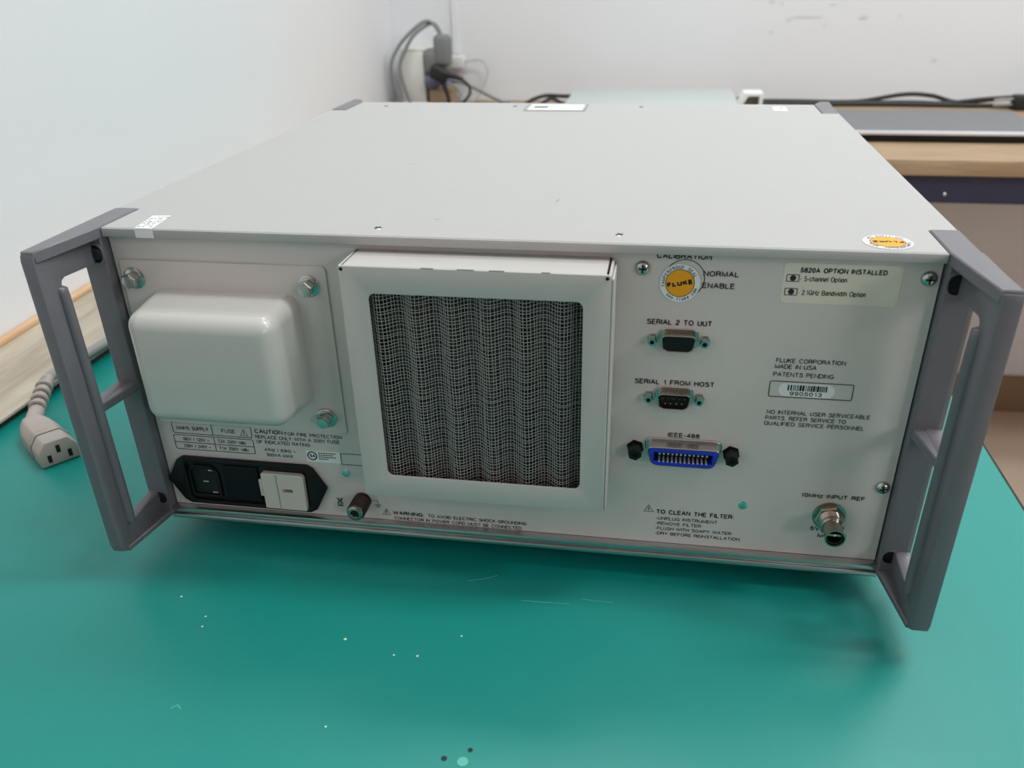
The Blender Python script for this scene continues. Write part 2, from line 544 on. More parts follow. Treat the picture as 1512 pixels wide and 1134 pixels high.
bm = box(bmesh.new(), -1.2, 4.5, -5.0, 2.2, ZF - 0.05, ZF)
obj('floor', bm, 'floor_tile', kind='structure')
bm = box(bmesh.new(), -1.2, 4.5, -5.0, 2.2, 1.95, 2.0)
obj('ceiling', bm, 'ceiling_white', kind='structure')
bm = box(bmesh.new(), -1.2, 4.5, YB, YB + 0.12, ZF, 1.95)
wall_back = obj('wall_back', bm, 'wall_paint', kind='structure')
wa_ang = math.atan(0.052)
bm = box(bmesh.new(), -0.10, 0.0, -5.3, 1.53, ZF, 1.95)
wl = obj('wall_left', bm, 'wall_paint', kind='structure')
rotm = Matrix.Rotation(wa_ang, 4, 'Z')
wl.location = Vector((wallx(0.24), 0.24, 0)) + rotm @ wl.location
wl.rotation_euler = (0, 0, wa_ang)
bm = box(bmesh.new(), wallx(YB), 4.5, YB - 0.012, YB, ZF, ZF + 0.10, 0.002, 1)
obj('baseboard_back', bm, 'skirting_brown', kind='structure')
# slim trunking strip running down the back wall to the sockets
bm = box(bmesh.new(), -0.436, -0.420, YB - 0.006, YB, 0.085, 1.95, 0.001, 1)
obj('trim_1', bm, 'wall_paint', kind='structure')
# smudges on the back wall
for (x, z, w, h) in ((0.296, 0.189, 0.016, 0.007), (0.318, 0.186, 0.006, 0.008), (0.427, 0.182, 0.018, 0.005), (0.372, 0.158, 0.075, 0.006),
                     (0.335, 0.152, 0.014, 0.005), (0.495, 0.156, 0.022, 0.009), (0.300, 0.127, 0.014, 0.006), (0.415, 0.140, 0.008, 0.005),
                     (0.570, 0.160, 0.008, 0.006), (0.660, 0.068, 0.016, 0.008)):
    pts = []
    for i in range(12):
        a = 2 * PI * i / 12
        k = random.uniform(0.65, 1.1)
        pts.append((x + math.cos(a) * w / 2 * k, z + math.sin(a) * h / 2 * k))
    obj('scuff_mark', plate(bmesh.new(), pts, [], lambda u, v: Vector((u, YB - 0.0006, v)), None), 'scuff', wall_back, smooth=0, recalc=False)

# ------------------------------------------------------------------ work table and green mat
tb = empty('work_table', (-0.05, 0.2, ZF), 'low work table carrying the green mat under the grey instrument', 'table')
obj('tabletop', box(bmesh.new(), -0.406, 0.311, -0.60, 0.98, ZM - 0.027, ZM - 0.0025, 0.002, 1), 'table_board', tb)
for sx in (-0.37, 0.27):
    for sy in (-0.55, 0.92):
        obj('leg', box(bmesh.new(), sx - 0.02, sx + 0.02, sy - 0.02, sy + 0.02, ZF, ZM - 0.027, 0.003, 1), 'table_metal', tb)
mo = empty('table_mat', (-0.048, 0.19, ZM - 0.0025), 'shiny green rubber anti-static mat covering the work table', 'mat')
obj('mat_sheet', box(bmesh.new(), -0.4105, 0.3125, -0.60, 0.98, ZM - 0.0022, ZM, 0.0006, 2), 'mat_green', mo)
obj('mat_border', box(bmesh.new(), 0.3125, 0.3140, -0.60, 0.98, ZM - 0.0025, ZM - 0.0002), 'mat_edge', mo)
zs = ZM + 0.0002
def scratch(pts, w, m, name='scratch'):
    b = bmesh.new()
    for p, q in zip(pts[:-1], pts[1:]):
        seg2(b, p, q, w, zs)
    obj(name, b, m, mo, smooth=0)
scratch([(-0.0175, -0.0187), (-0.008, -0.0155), (-0.0013, -0.0116)], 0.0006, 'mat_scratch')
scratch([(0.0154, -0.0306), (0.026, -0.0305), (0.0413, -0.0297)], 0.0005, 'mat_scratch')
scratch([(0.0482, -0.0249), (0.056, -0.0254), (0.0648, -0.0253)], 0.0004, 'mat_scratch')
scratch([(-0.1370, -0.1285), (-0.1345, -0.1260), (-0.1320, -0.1280)], 0.0006, 'mat_scratch')
for (x, y, r, m) in ((-0.1723, -0.0538, 0.0007, 'speck_white'), (-0.0703, -0.0727, 0.0009, 'speck_white'), (-0.151, -0.067, 0.0006, 'speck_white'),
                     (-0.149, -0.0745, 0.0006, 'speck_white'), (-0.030, -0.079, 0.0007, 'speck_white'), (-0.042, -0.080, 0.0006, 'speck_white'),
                     (-0.011, -0.062, 0.0006, 'speck_white'), (-0.060, -0.128, 0.0006, 'speck_white'), (0.0085, -0.131, 0.0012, 'speck_dark'),
                     (-0.002, -0.137, 0.0014, 'speck_dark'), (0.0065, -0.1375, 0.0026, 'mat_scratch')):
    obj('speck', poly(bmesh.new(), circ(x, y, r, 8), zs), m, mo, smooth=0)

# ------------------------------------------------------------------ wooden bench along the left wall
ZB = -0.012
be = empty('wooden_bench', (-0.46, 0.2, ZF), 'pale grey-brown wooden bench top running along the left wall', 'bench')
def strip(b, x1, z0, z1, off0=0.0, w=None):
    y0, y1 = -0.9, 1.10
    xs0, xs1 = wallx(y0) + off0, wallx(y1) + off0
    if w is not None:
        q = [(xs0, y0), (xs0 + w, y0), (xs1 + w, y1), (xs1, y1)]
    else:
        q = [(xs0, y0), (x1, y0), (x1, y1), (xs1, y1)]
    return hexa(b, [(x, y, z0) for x, y in q], [(x, y, z1) for x, y in q], 0.001, 2)
obj('bench_top', strip(bmesh.new(), -0.4055, ZB - 0.003, ZB, 0.001), 'bench_wood', be)
obj('edge_board', strip(bmesh.new(), -0.4110, ZB - 0.030, ZB - 0.003, 0.001), 'bench_edge', be)
obj('back_strip', strip(bmesh.new(), 0, ZB, ZB + 0.005, 0.001, 0.008), 'trim_wood', be)
for sy in (-0.6, 0.9):
    obj('leg', box(bmesh.new(), -0.48, -0.44, sy - 0.02, sy + 0.02, ZF, ZB - 0.030, 0.003, 1), 'table_metal', be)

# ------------------------------------------------------------------ back desk
DY = 1.135
dk = empty('back_desk', (0.6, 1.45, ZF), 'light wooden desk with a dark apron standing against the back wall', 'desk')
obj('desktop', box(bmesh.new(), -0.545, 1.75, DY, YB - 0.001, ZM - 0.026, ZM, 0.0015, 2), 'desk_wood', dk)
obj('apron', box(bmesh.new(), -0.50, 1.70, DY + 0.008, DY + 0.03, ZM - 0.073, ZM - 0.026, 0.001, 1), 'desk_apron', dk)
for sx in (-0.46, 1.66):
    for sy in (DY + 0.04, YB - 0.06):
        obj('leg', box(bmesh.new(), sx - 0.025, sx + 0.025, sy - 0.025, sy + 0.025, ZF, ZM - 0.026, 0.003, 1), 'desk_apron', dk)
b = bmesh.new()
lathe(b, [(0.0, 0.0025), (0.0015, 0.0022), (0.0028, 0.001), (0.003, 0)], 12, Matrix.Translation((0.552, DY + 0.008, ZM - 0.058)) @ Matrix.Rotation(PI / 2, 4, 'X'))
obj('bolt_head', b, 'steel', dk)

# laptop
lp = empty('laptop', (0.58, 1.39, ZM), 'closed grey laptop with a silver front edge on the back desk', 'laptop')
obj('base', box(bmesh.new(), 0.385, 0.752, 1.283, 1.512, ZM + 0.0015, ZM + 0.014, 0.002, 2), 'black_plastic', lp)
obj('front_edge', box(bmesh.new(), 0.383, 0.754, 1.278, 1.290, ZM + 0.0135, ZM + 0.0195, 0.0015, 2), 'laptop_silver', lp)
b = plate(bmesh.new(), rrect(0.383, 0.754, 1.286, 1.515, 0.012), [], lambda x, y: Vector((x, y, ZM + 0.0142)), (0, 0, 0.0065), 0.001)
obj('lid', b, 'laptop_grey', lp)
for sx in (0.42, 0.72):
    obj('rubber_foot', box(bmesh.new(), sx - 0.02, sx + 0.02, 1.30, 1.31, ZM, ZM + 0.002), 'dark_plastic', lp)

# pale flat case with a white carrying bracket
pc = empty('equipment_case', (0.05, 1.55, ZM), 'pale teal flat equipment case lying on the back desk behind the instrument', 'case')
obj('body', box(bmesh.new(), -0.133, 0.222, 1.43, 1.66, ZM, 0.014, 0.003, 2), 'pale_teal', pc)
obj('lid', box(bmesh.new(), -0.131, 0.220, 1.432, 1.658, 0.0142, 0.020, 0.002, 2), 'pale_teal', pc)
b = bmesh.new()
F = lambda u, v: Vector((u, 1.52, v))
plate(b, [(0.212, -0.006), (0.236, 0.031), (0.275, 0.031), (0.275, -0.006), (0.268, -0.006), (0.268, 0.024), (0.245, 0.024), (0.228, -0.006)], [], F, (0, 0.05, 0), 0.001)
obj('bracket', b, 'label_white', pc)
obj('bracket_plate', box(bmesh.new(), 0.224, 0.268, 1.545, 1.55, -0.008, 0.020), 'laptop_grey', pc)

# ------------------------------------------------------------------ sockets and cords in the corner
ws = empty('socket_box', (-0.54, 1.70, ZM), 'white upright socket box on the back wall in the room corner', 'socket')
obj('body', box(bmesh.new(), -0.548, -0.489, 1.676, YB - 0.001, ZM + 0.008, 0.098, 0.003, 2), 'socket_white', ws)
obj('cap', box(bmesh.new(), -0.547, -0.484, 1.678, YB - 0.001, 0.0982, 0.103, 0.002, 2), 'socket_white', ws)
obj('foot', box(bmesh.new(), -0.550, -0.487, 1.674, YB - 0.001, ZM, ZM + 0.008, 0.002, 1), 'socket_white', ws)
ca = empty('carton_box', (-0.47, 1.71, ZM), 'small brown cardboard box beneath the plugs on the back desk', 'box')
obj('carton_body', box(bmesh.new(), -0.480, -0.425, 1.675, 1.735, ZM, 0.012, 0.001, 1), 'carton', ca)
obj('carton_flap', box(bmesh.new(), -0.481, -0.424, 1.674, 1.736, 0.0121, 0.0135, 0.0004, 1), 'carton', ca)
# grey angled plug with two grey cords looping over the box
gp = empty('angled_plug', (-0.46, 1.69, 0.09), 'large grey angled plug in the white socket box with looping grey cords', 'plug')
obj('plug_body', box(bmesh.new(), -0.4885, -0.446, 1.668, 1.715, 0.050, 0.098, 0.007, 3), 'plug_grey', gp)
obj('plug_neck', box(bmesh.new(), -0.463, -0.424, 1.665, 1.705, 0.064, 0.134, 0.012, 4), 'plug_grey', gp)
for dx, w in ((0.0, 0.0), (0.021, 0.010)):
    b = tube(bmesh.new(), [(-0.446, 1.685 + w, 0.128), (-0.458 , 1.682 + w, 0.152), (-0.478 + dx * .3, 1.675 + w, 0.162 - w * .6), (-0.512 + dx * .4, 1.665, 0.140 - w * .5), (-0.546 + dx, 1.660, 0.105),
                           (-0.562 + dx, 1.655, 0.068), (-0.556 + dx * 1.1, 1.655, 0.020), (-0.540 + dx * 1.0, 1.655, -0.0155), (-0.505 + dx, 1.62, -0.0165), (-0.40 + dx, 1.58, -0.0165)], 0.0042, 8, 6)
    obj('cord', b, 'cable_grey', gp, smooth=60)
# blue-grey plug with grey cord
bp_ = empty('round_plug', (-0.47, 1.69, 0.03), 'round blue-grey plug low on the white socket box trailing a grey cord', 'plug')
Mx = Matrix.Translation((-0.489, 1.69, 0.033)) @ Matrix.Rotation(PI / 2, 4, 'Y')
obj('plug_body', lathe(bmesh.new(), [(0, 0), (0.019, 0), (0.021, 0.004), (0.021, 0.018), (0.016, 0.028), (0.010, 0.036), (0.0075, 0.055), (0.006, 0.07), (0, 0.071)], 20, Mx), 'plug_blue', bp_)
obj('cord', tube(bmesh.new(), [(-0.425, 1.69, 0.033), (-0.40, 1.69, 0.028), (-0.368, 1.70, 0.012), (-0.335, 1.70, -0.004), (-0.305, 1.70, -0.0162), (-0.285, 1.69, -0.0165), (-0.280, 1.65, -0.0165)], 0.004, 8, 6), 'cable_grey', bp_, smooth=60)
# black plugs
kp = empty('black_plug', (-0.44, 1.67, 0.05), 'black plug in front of the grey one with a thick looping black cord', 'plug')
obj('plug_body', box(bmesh.new(), -0.470, -0.425, 1.640, 1.664, 0.036, 0.068, 0.008, 3, Matrix.Translation((-0.447, 1.652, 0.052)) @ Matrix.Rotation(0.45, 4, 'Y') @ Matrix.Translation((0.447, -1.652, -0.052))), 'cable_black', kp)
obj('strain_relief', tube(bmesh.new(), [(-0.432, 1.652, 0.050), (-0.412, 1.652, 0.047), (-0.392, 1.652, 0.040)], lambda t: 0.0075 - 0.003 * t, 8, 5), 'cable_black', kp, smooth=60)
obj('cord', tube(bmesh.new(), [(-0.394, 1.652, 0.041), (-0.378, 1.652, 0.026), (-0.376, 1.650, 0.010), (-0.388, 1.648, -0.006), (-0.402, 1.645, -0.0165), (-0.43, 1.60, -0.0168), (-0.42, 1.5, -0.0168)], 0.0032, 8, 6), 'cable_black', kp, smooth=60)
kp2 = empty('thin_cable', (-0.41, 1.64, ZM), 'thin black cord dropping in a short loop below the black plug', 'cord')
obj('cord', tube(bmesh.new(), [(-0.428, 1.645, 0.034), (-0.408, 1.643, 0.026), (-0.396, 1.640, 0.010), (-0.404, 1.635, -0.004), (-0.416, 1.63, -0.0168), (-0.44, 1.58, -0.017), (-0.46, 1.5, -0.017)], 0.003, 8, 6), 'cable_grey', kp2, smooth=60)
obj('cord_tail', tube(bmesh.new(), [(-0.436, 1.640, 0.034), (-0.428, 1.639, 0.012), (-0.424, 1.636, -0.004), (-0.424, 1.63, -0.0155), (-0.43, 1.59, -0.0155)], lambda t: 0.0058 - 0.002 * t, 8, 5), 'cable_black', kp2, smooth=60)
# white adapter on the back wall with thin white cable
wa = empty('white_adapter', (-0.42, 1.74, 0.08), 'small white adapter on the back wall with a thin white cable', 'adapter')
obj('adapter_body', box(bmesh.new(), -0.452, -0.405, 1.722, YB - 0.0065, 0.055, 0.084, 0.004, 2), 'socket_white', wa)
obj('cable', tube(bmesh.new(), [(-0.408, 1.735, 0.070), (-0.385, 1.735, 0.073), (-0.362, 1.735, 0.073), (-0.352, 1.735, 0.060), (-0.350, 1.735, 0.040), (-0.362, 1.73, 0.010), (-0.38, 1.72, -0.016), (-0.40, 1.70, -0.0172)], 0.0022, 8, 6), 'cable_white', wa, smooth=60)

# cords lying on the back desk
def desk_cord(name, label, pts, r, m, cat='cable', group=None):
    o = obj(name, tube(bmesh.new(), pts, r, 8, 8), m, None, smooth=60, label=label, cat=cat, group='black cables on the back desk')
    return o
ZC = ZM + 0.005
desk_cord('desk_cable', 'black cord looped on the desk left of the pale teal case', [(-0.262, 1.58, ZC - .001), (-0.25, 1.64, ZC - .001), (-0.235, 1.69, ZC + 0.006), (-0.205, 1.715, ZC + 0.012), (-0.16, 1.72, ZC + 0.010), (-0.115, 1.718, ZC + 0.012)], 0.0046, 'cable_black')
desk_cord('desk_cable', 'thinner black cord under the loop left of the pale teal case', [(-0.245, 1.60, ZC - .001), (-0.215, 1.66, ZC), (-0.19, 1.69, ZC + 0.009), (-0.165, 1.68, ZC + 0.001), (-0.148, 1.652, ZC - .001), (-0.160, 1.60, ZC - .001)], 0.004, 'cable_black')
desk_cord('desk_cable', 'long black cord along the back wall, rearmost of the bundle', [(0.235, 1.735, ZC), (0.36, 1.735, ZC), (0.50, 1.732, ZC), (0.60, 1.728, ZC + 0.016), (0.66, 1.728, ZC + 0.014), (0.72, 1.730, ZC), (0.80, 1.728, ZC + 0.007), (0.92, 1.73, ZC + 0.012), (1.1, 1.73, ZC)], 0.0046, 'cable_black')
desk_cord('desk_cable', 'long black cord in the middle of the bundle behind the laptop', [(0.225, 1.715, ZC), (0.38, 1.712, ZC + .001), (0.52, 1.717, ZC), (0.62, 1.708, ZC + 0.002), (0.69, 1.708, ZC + 0.001), (0.78, 1.712, ZC + 0.010), (0.90, 1.715, ZC + 0.014), (1.1, 1.715, ZC)], 0.0048, 'cable_black')
desk_cord('desk_cable', 'long black cord nearest the laptop in the bundle', [(0.24, 1.695, ZC - .001), (0.40, 1.692, ZC), (0.55, 1.697, ZC), (0.68, 1.690, ZC), (0.75, 1.685, ZC), (0.84, 1.690, ZC), (0.96, 1.695, ZC), (1.1, 1.695, ZC)], 0.0044, 'cable_black')
br = empty('power_brick', (0.86, 1.67, ZM), 'black power brick at the end of the cord bundle on the back desk', 'adapter')
obj('brick_body', box(bmesh.new(), 0.81, 0.96, 1.645, 1.682, ZM, ZM + 0.030, 0.004, 2), 'cable_black', br)
for q in range(2):
    obj('cord_end', tube(bmesh.new(), [(0.812, 1.664, ZM + 0.010 + 0.011 * q), (0.79, 1.664, ZM + 0.0095 + 0.011 * q), (0.772, 1.662, ZM + 0.009 + 0.010 * q)], 0.003, 8, 4), 'cord_grey', br)

# ------------------------------------------------------------------ detached mains cord on the mat
pcd = empty('mains_lead', (-0.36, 0.10, ZM), 'beige mains cord with a three-slot socket end lying on the green mat', 'power cord')
ax = Vector((0.80, -0.60, 0)).normalized()
sd = Vector((ax.y, -ax.x, 0)) * -1
org = Vector((-0.3770, 0.1025, ZM + 0.0005))
Mp = Matrix(((sd.x, ax.x, 0, org.x), (sd.y, ax.y, 0, org.y), (0, 0, 1, org.z), (0, 0, 0, 1)))
Lp = 0.060
b = bmesh.new()
prof = [(-0.0132, 0.000), (0.0132, 0.000), (0.0132, 0.0108), (0.0078, 0.0184), (-0.0078, 0.0184), (-0.0132, 0.0108)]
def sec(y, k, dz=0.0):
    return [Vector((x * k, y, 0.010 + (z - 0.010) * k + dz)) for x, z in prof]
t = bmesh.new()
rings = [[t.verts.new(p) for p in sec(y, k)] for y, k in ((0.0, 0.50), (0.003, 0.66), (0.012, 0.86), (0.020, 0.97), (0.038, 1.0), (0.0385, 0.94), (0.043, 0.94), (0.0435, 1.0), (Lp, 1.0))]
for a, c in zip(rings[:-1], rings[1:]):
    for i in range(6):
        t.faces.new((a[i], a[(i + 1) % 6], c[(i + 1) % 6], c[i]))
t.faces.new(rings[0][::-1]); t.faces.new(rings[-1])
bmesh.ops.recalc_face_normals(t, faces=t.faces[:])
bmesh.ops.bevel(t, geom=[e for e in t.edges if e.calc_face_angle(0) > 0.5], offset=0.0014, segments=2, profile=0.5, affect='EDGES')
join(b, t)
con = obj('connector', b, 'plug_beige', pcd, Mp)
for (x, z) in ((-0.0068, 0.0058), (0.0068, 0.0058), (0.0, 0.0116)):
    obj('slot', box(bmesh.new(), x - 0.0013, x + 0.0013, Lp - 0.003, Lp + 0.0003, z - 0.0028, z + 0.0028), 'dark_hole', con, Mp, smooth=0)
bz = org.z + 0.010
back = org
st = bmesh.new()
pA = Vector((org.x, org.y, bz)) + ax * 0.004
pB = Vector((-0.3830, 0.1180, -0.0085))
pC = Vector((-0.3920, 0.1370, -0.0050))
pD = Vector((-0.3990, 0.1560, -0.0015))
tube(st, [pA, pB, pC, pD], lambda u: 0.0060 - 0.0012 * u, 10, 6)
obj('strain_relief', st, 'plug_beige', pcd, smooth=60)
rg = bmesh.new()
for u in (0.35, 0.5, 0.65, 0.8):
    c0 = pA.lerp(pD, u) + Vector((-0.0004, -0.0004, 0.0002))
    dd = (pD - pA).normalized().to_track_quat('Z', 'Y').to_matrix().to_4x4()
    lathe(rg, [(0.0048, -0.0017), (0.0064, -0.001), (0.0064, 0.001), (0.0048, 0.0017)], 12, Matrix.Translation(c0) @ dd)
obj('relief_rib', rg, 'plug_beige', pcd)
cb = tube(bmesh.new(), [pC, pD, (-0.4060, 0.200, ZB + 0.0052), (-0.4050, 0.24, ZB + 0.0045), (-0.4045, 0.30, ZB + 0.0045), (-0.410, 0.42, ZB + 0.0045), (-0.42, 0.7, ZB + 0.0045)], 0.0044, 10, 8)
obj('cable', cb, 'cord_grey', pcd, smooth=60)

# ------------------------------------------------------------------ the instrument
HT = 0.172             # top of the lid
P0 = 0.005             # face of the rear panel
IN = empty('bench_calibrator', (0, 0.2, ZM), 'large light grey bench calibrator seen from its rear with grey corner handles', 'instrument')
PM = Matrix.Translation((0, P0, 0)) @ Matrix.Rotation(PI / 2, 4, 'X')      # panel drawing (x, z, out) -> world
def PMo(out):
    return PM @ Matrix.Translation((0, 0, out))
INK = 0.00025

# chassis
obj('chassis', box(bmesh.new(), -0.2135, 0.2135, 0.0085, 0.409, -0.003, 0.1685, 0.001, 1), 'paint_cover', IN)
# lid: plan outline with corner notches for the handles, plus lips
lid = bmesh.new()
out = [(-0.2022, 0.0005), (0.2022, 0.0005), (0.2022, 0.0365), (0.2157, 0.0365), (0.2157, 0.3665), (0.2022, 0.3665), (0.2022, 0.413),
       (-0.2022, 0.413), (-0.2022, 0.3665), (-0.2157, 0.3665), (-0.2157, 0.0365), (-0.2022, 0.0365)]
plate(lid, out, [], lambda x, y: Vector((x, y, HT - 0.0022)), (0, 0, 0.0022), 0.0005)
box(lid, -0.2024, 0.2024, 0.0, 0.0022, HT - 0.0048, HT - 0.0003, 0.0006, 2)
LID = obj('top_cover', lid, 'paint_cover', IN)
for s in (-1, 1):
    obj('side_panel', box(bmesh.new(), min(s * 0.2136, s * 0.2157), max(s * 0.2136, s * 0.2157), 0.0365, 0.3665, -0.0045, HT - 0.0024, 0.0004, 1), 'paint_cover', IN)
# front bezel at the far end
obj('front_bezel', box(bmesh.new(), -0.2020, 0.2020, 0.4135, 0.424, 0.004, 0.160, 0.002, 2), 'handle_grey', IN)
# bottom rail: two rolled steps
b = bmesh.new()
box(b, -0.2035, 0.2035, 0.0, 0.012, -0.0032, 0.0004, 0.0005, 2)
RAIL = obj('bottom_rail', b, 'aluminium', IN)
obj('rail_lower_edge', box(bmesh.new(), -0.2036, 0.2036, -0.0012, 0.012, -0.0064, -0.0034, 0.0008, 2), 'aluminium', RAIL)
# feet
b = bmesh.new()
lathe(b, [(0, 0), (0.012, 0), (0.0125, 0.001), (0.014, 0.0155), (0, 0.0155)], 20)
fm = None
for sx in (-0.15, 0.15):
    for sy in (0.075, 0.345):
        if fm is None:
            o = obj('foot', b, 'dark_plastic', IN, Matrix.Translation((sx, sy, ZM)), base=True)
            fm = o.data
        else:
            inst('foot', fm, (sx, sy, ZM), IN)

# rear panel
PAN = obj('rear_panel', box(bmesh.new(), -0.2024, 0.2024, P0, P0 + 0.0015, 0.0006, 0.1690), 'paint_panel', IN)

# ---- handles
def handle(s, front):
    """front=False: the rear pair near the lens; True: the shorter pair at the far end"""
    yb, yf = (0.0355, -0.0475 if s > 0 else -0.0440) if not front else (0.3675, 0.4300)
    y0, yw0, yw1 = (0.0, -0.0010, -0.0320 if s > 0 else -0.0295) if not front else (0.4135, 0.4145, 0.4195)
    X = lambda x: s * x
    h = bmesh.new()
    Fw = lambda y, z: Vector((X(0.2090), y, z))
    zl, zh = -0.0045, HT
    if not front:
        r = 0.005
        outer = [(0.004, zl), (yf + 0.005, zl + 0.001), (yf + 0.0012, zl + 0.0035), (yf, zl + 0.008), (yf, zh - 0.004), (yf + 0.0008, zh - 0.0012), (yf + 0.003, zh - 0.0002), (0.004, zh - 0.0002)]
        wins = [[(yw0, 0.0852), (yw0, 0.1530), (yw1 + 0.0035, 0.1545), (yw1 + 0.001, 0.1535), (yw1, 0.1510), (yw1, 0.0885), (yw1 + 0.001, 0.0862), (yw1 + 0.003, 0.0852)],
                [(yw0, 0.0115), (yw0, 0.0798), (yw1 + 0.003, 0.0798), (yw1 + 0.001, 0.0788), (yw1, 0.0765), (yw1, 0.0125), (yw1 + 0.001, 0.0110), (yw1 + 0.003, 0.0105)]]
    else:
        outer = [(0.4135, zl), (yf - 0.004, zl + 0.002), (yf, zl + 0.008), (yf, zh - 0.006), (yf - 0.004, zh - 0.0005), (0.4135, zh - 0.0003)]
        wins = []
    plate(h, outer, wins, Fw, (X(0.0086 if s > 0 else 0.0068), 0, 0), 0.0010, seg=2)
    # flanges: top, middle, bottom (wide at the chassis, narrow at the grip)
    def fl(z0, z1, yback, yfront, xi0=0.2026, xi1=0.2086, xo=0.2160):
        q = [(X(xi0), yback), (X(xi0), y0), (X(xi1), yfront), (X(xo + (0.0014 if s > 0 else -0.0004)), yfront), (X(xo), y0), (X(xo), yback)]
        if s * (1 if not front else -1) < 0:
            q = q[::-1]
        hexa(h, [(x, y, z0) for x, y in q], [(x, y, z1) for x, y in q], 0.0006, 1)
    if not front:
        fl(zh - 0.0055, zh + 0.0004, yb, yf + 0.0012)
        fl(0.0800, 0.0850, 0.003, yw1 + 0.001, 0.2034, 0.2080)
        fl(zl, zl + 0.0035, 0.003, yf + 0.006)
    else:
        fl(zh - 0.0062, zh + 0.0004, yb, yf - 0.002)
        fl(zl, zl + 0.0035, 0.411, yf - 0.004)
    # post against the panel corner
    if not front:
        box(h, min(X(0.2032), X(0.2156)), max(X(0.2032), X(0.2156)), -0.0012, 0.0080, zl + 0.001, zh - 0.003, 0.0005, 1)
    nm = 'handle' 
    o = obj(nm, h, 'handle_grey', IN)
    if not front:
        # rounded grip rib along the inside of the bar
        g = bmesh.new()
        tube(g, [(X(0.2104), (-0.0330 if s > 0 else -0.0305), 0.014), (X(0.2092), (-0.0330 if s > 0 else -0.0305), 0.018), (X(0.2090), (-0.0330 if s > 0 else -0.0305), 0.08), (X(0.2092), (-0.0330 if s > 0 else -0.0305), 0.144), (X(0.2104), (-0.0330 if s > 0 else -0.0305), 0.149)], 0.0031, 12, 6)
        obj('grip_rib', g, 'handle_grey', o, smooth=60)
        # pockets for the mounting screws
        for z, hh in ((0.1585, 0.0048), (0.0080, 0.0040)):
            p = bmesh.new()
            xa, xb = sorted((X(0.2038), X(0.2112)))
            plate(p, rrect(xa, xb, z - hh, z + hh, 0.0036, 5), [], lambda x, zz: Vector((x, -0.0014, zz)), (0, 0.0003, 0))
            k = obj('screw_pocket', p, 'dark_hole', o, smooth=0)
            ring = bmesh.new()
            outer_l = rrect(xa - 0.0008, xb + 0.0008, z - hh - 0.0008, z + hh + 0.0008, 0.0042, 5)
            plate(ring, outer_l, [rrect(xa, xb, z - hh, z + hh, 0.0036, 5)], lambda x, zz: Vector((x, -0.0012, zz)), (0, -0.0010, 0))
            obj('pocket_rim', ring, 'handle_grey', o)
            if s < 0 and z > 0.1:
                q = lathe(bmesh.new(), [(0, 0.0004), (0.0014, 0.0004), (0.0014, 0.0010), (0.0028, 0.0010), (0.0032, 0.0)], 14, Matrix.Translation((X(0.2073), -0.0014, z)) @ Matrix.Rotation(PI / 2, 4, 'X'))
                obj('pocket_screw', q, 'table_metal', o)
    return o
for s in (-1, 1):
    handle(s, False)
for s in (-1, 1):
    handle(s, True)

# ---- screws
def screw_mesh():
    b = bmesh.new()
    lathe(b, [(0.0036, 0), (0.0036, 0.0004), (0.0034, 0.0012), (0.0027, 0.0020), (0.0015, 0.0025), (0, 0.0026)], 20)
    for a in (0.35, 0.35 + PI / 2):
        box(b, -0.0019, 0.0019, -0.00045, 0.00045, 0.0012, 0.00272, 0, 1, Matrix.Rotation(a, 4, 'Z'), 1)
    me = bpy.data.meshes.new('screw')
    b.to_mesh(me); b.free()
    me.materials.append(MAT['zinc']); me.materials.append(MAT['dark_plastic'])
    me.shade_smooth(); me.set_sharp_from_angle(angle=0.6)
    return me
SCR = screw_mesh()
for x, z in ((0.0705, 0.1592), (0.1975, 0.1588), (0.1980, 0.0470)):
    inst('screw', SCR, (x, P0, z), PAN, (PI / 2, random.uniform(0, 1), 0))
for x, y in ((-0.0601, 0.0130), (0.0587, 0.0135), (-0.1723, 0.389), (-0.055, 0.392), (0.0557, 0.394), (0.1723, 0.392)):
    inst('screw', SCR, (x, y, HT - 0.0012), LID, (0, 0, random.uniform(0, 1)), (0.85, 0.85, 0.6))

# flush chrome rivets
b = lathe(bmesh.new(), [(0.0025, 0), (0.0024, 0.0003), (0.0018, 0.0005), (0, 0.0006)], 20)
r0 = obj('rivet', b, 'rivet_chrome', PAN, Matrix.Translation((-0.0912, P0, 0.0312)) @ Matrix.Rotation(PI / 2, 4, 'X'))
o = inst('rivet', r0.data, (0.1303, P0 - 0.0003, 0.0294), PAN)

# ---- transformer cover plate with deep drawn white cover
PLT = obj('cover_plate', plate(bmesh.new(), rrect(-0.1998, -0.0868, 0.0575, 0.1541, 0.0025), [], lambda x, z: Vector((x, z, 0)), (0, 0, 0.0012), 0.0003), 'paint_panel', IN, PM)
b = bmesh.new()
x0, x1, z0, z1, dp = -0.1850, -0.1030, 0.0745, 0.1390, 0.0350
t = bmesh.new()
bmesh.ops.create_cube(t, size=1.0)
for v in t.verts:
    fr = v.co.z > 0
    k = 0.0025 if fr else 0.0
    v.co = Vector((x0 + k if v.co.x < 0 else x1 - k, z0 + k if v.co.y < 0 else z1 - k, dp if fr else 0.0012))
bmesh.ops.bevel(t, geom=[e for e in t.edges if not (e.verts[0].co.z < 0.01 and e.verts[1].co.z < 0.01)], offset=0.0078, segments=8, profile=0.5, affect='EDGES')
join(b, t)
obj('drawn_cover', b, 'paint_white', PLT, PM, smooth=60)
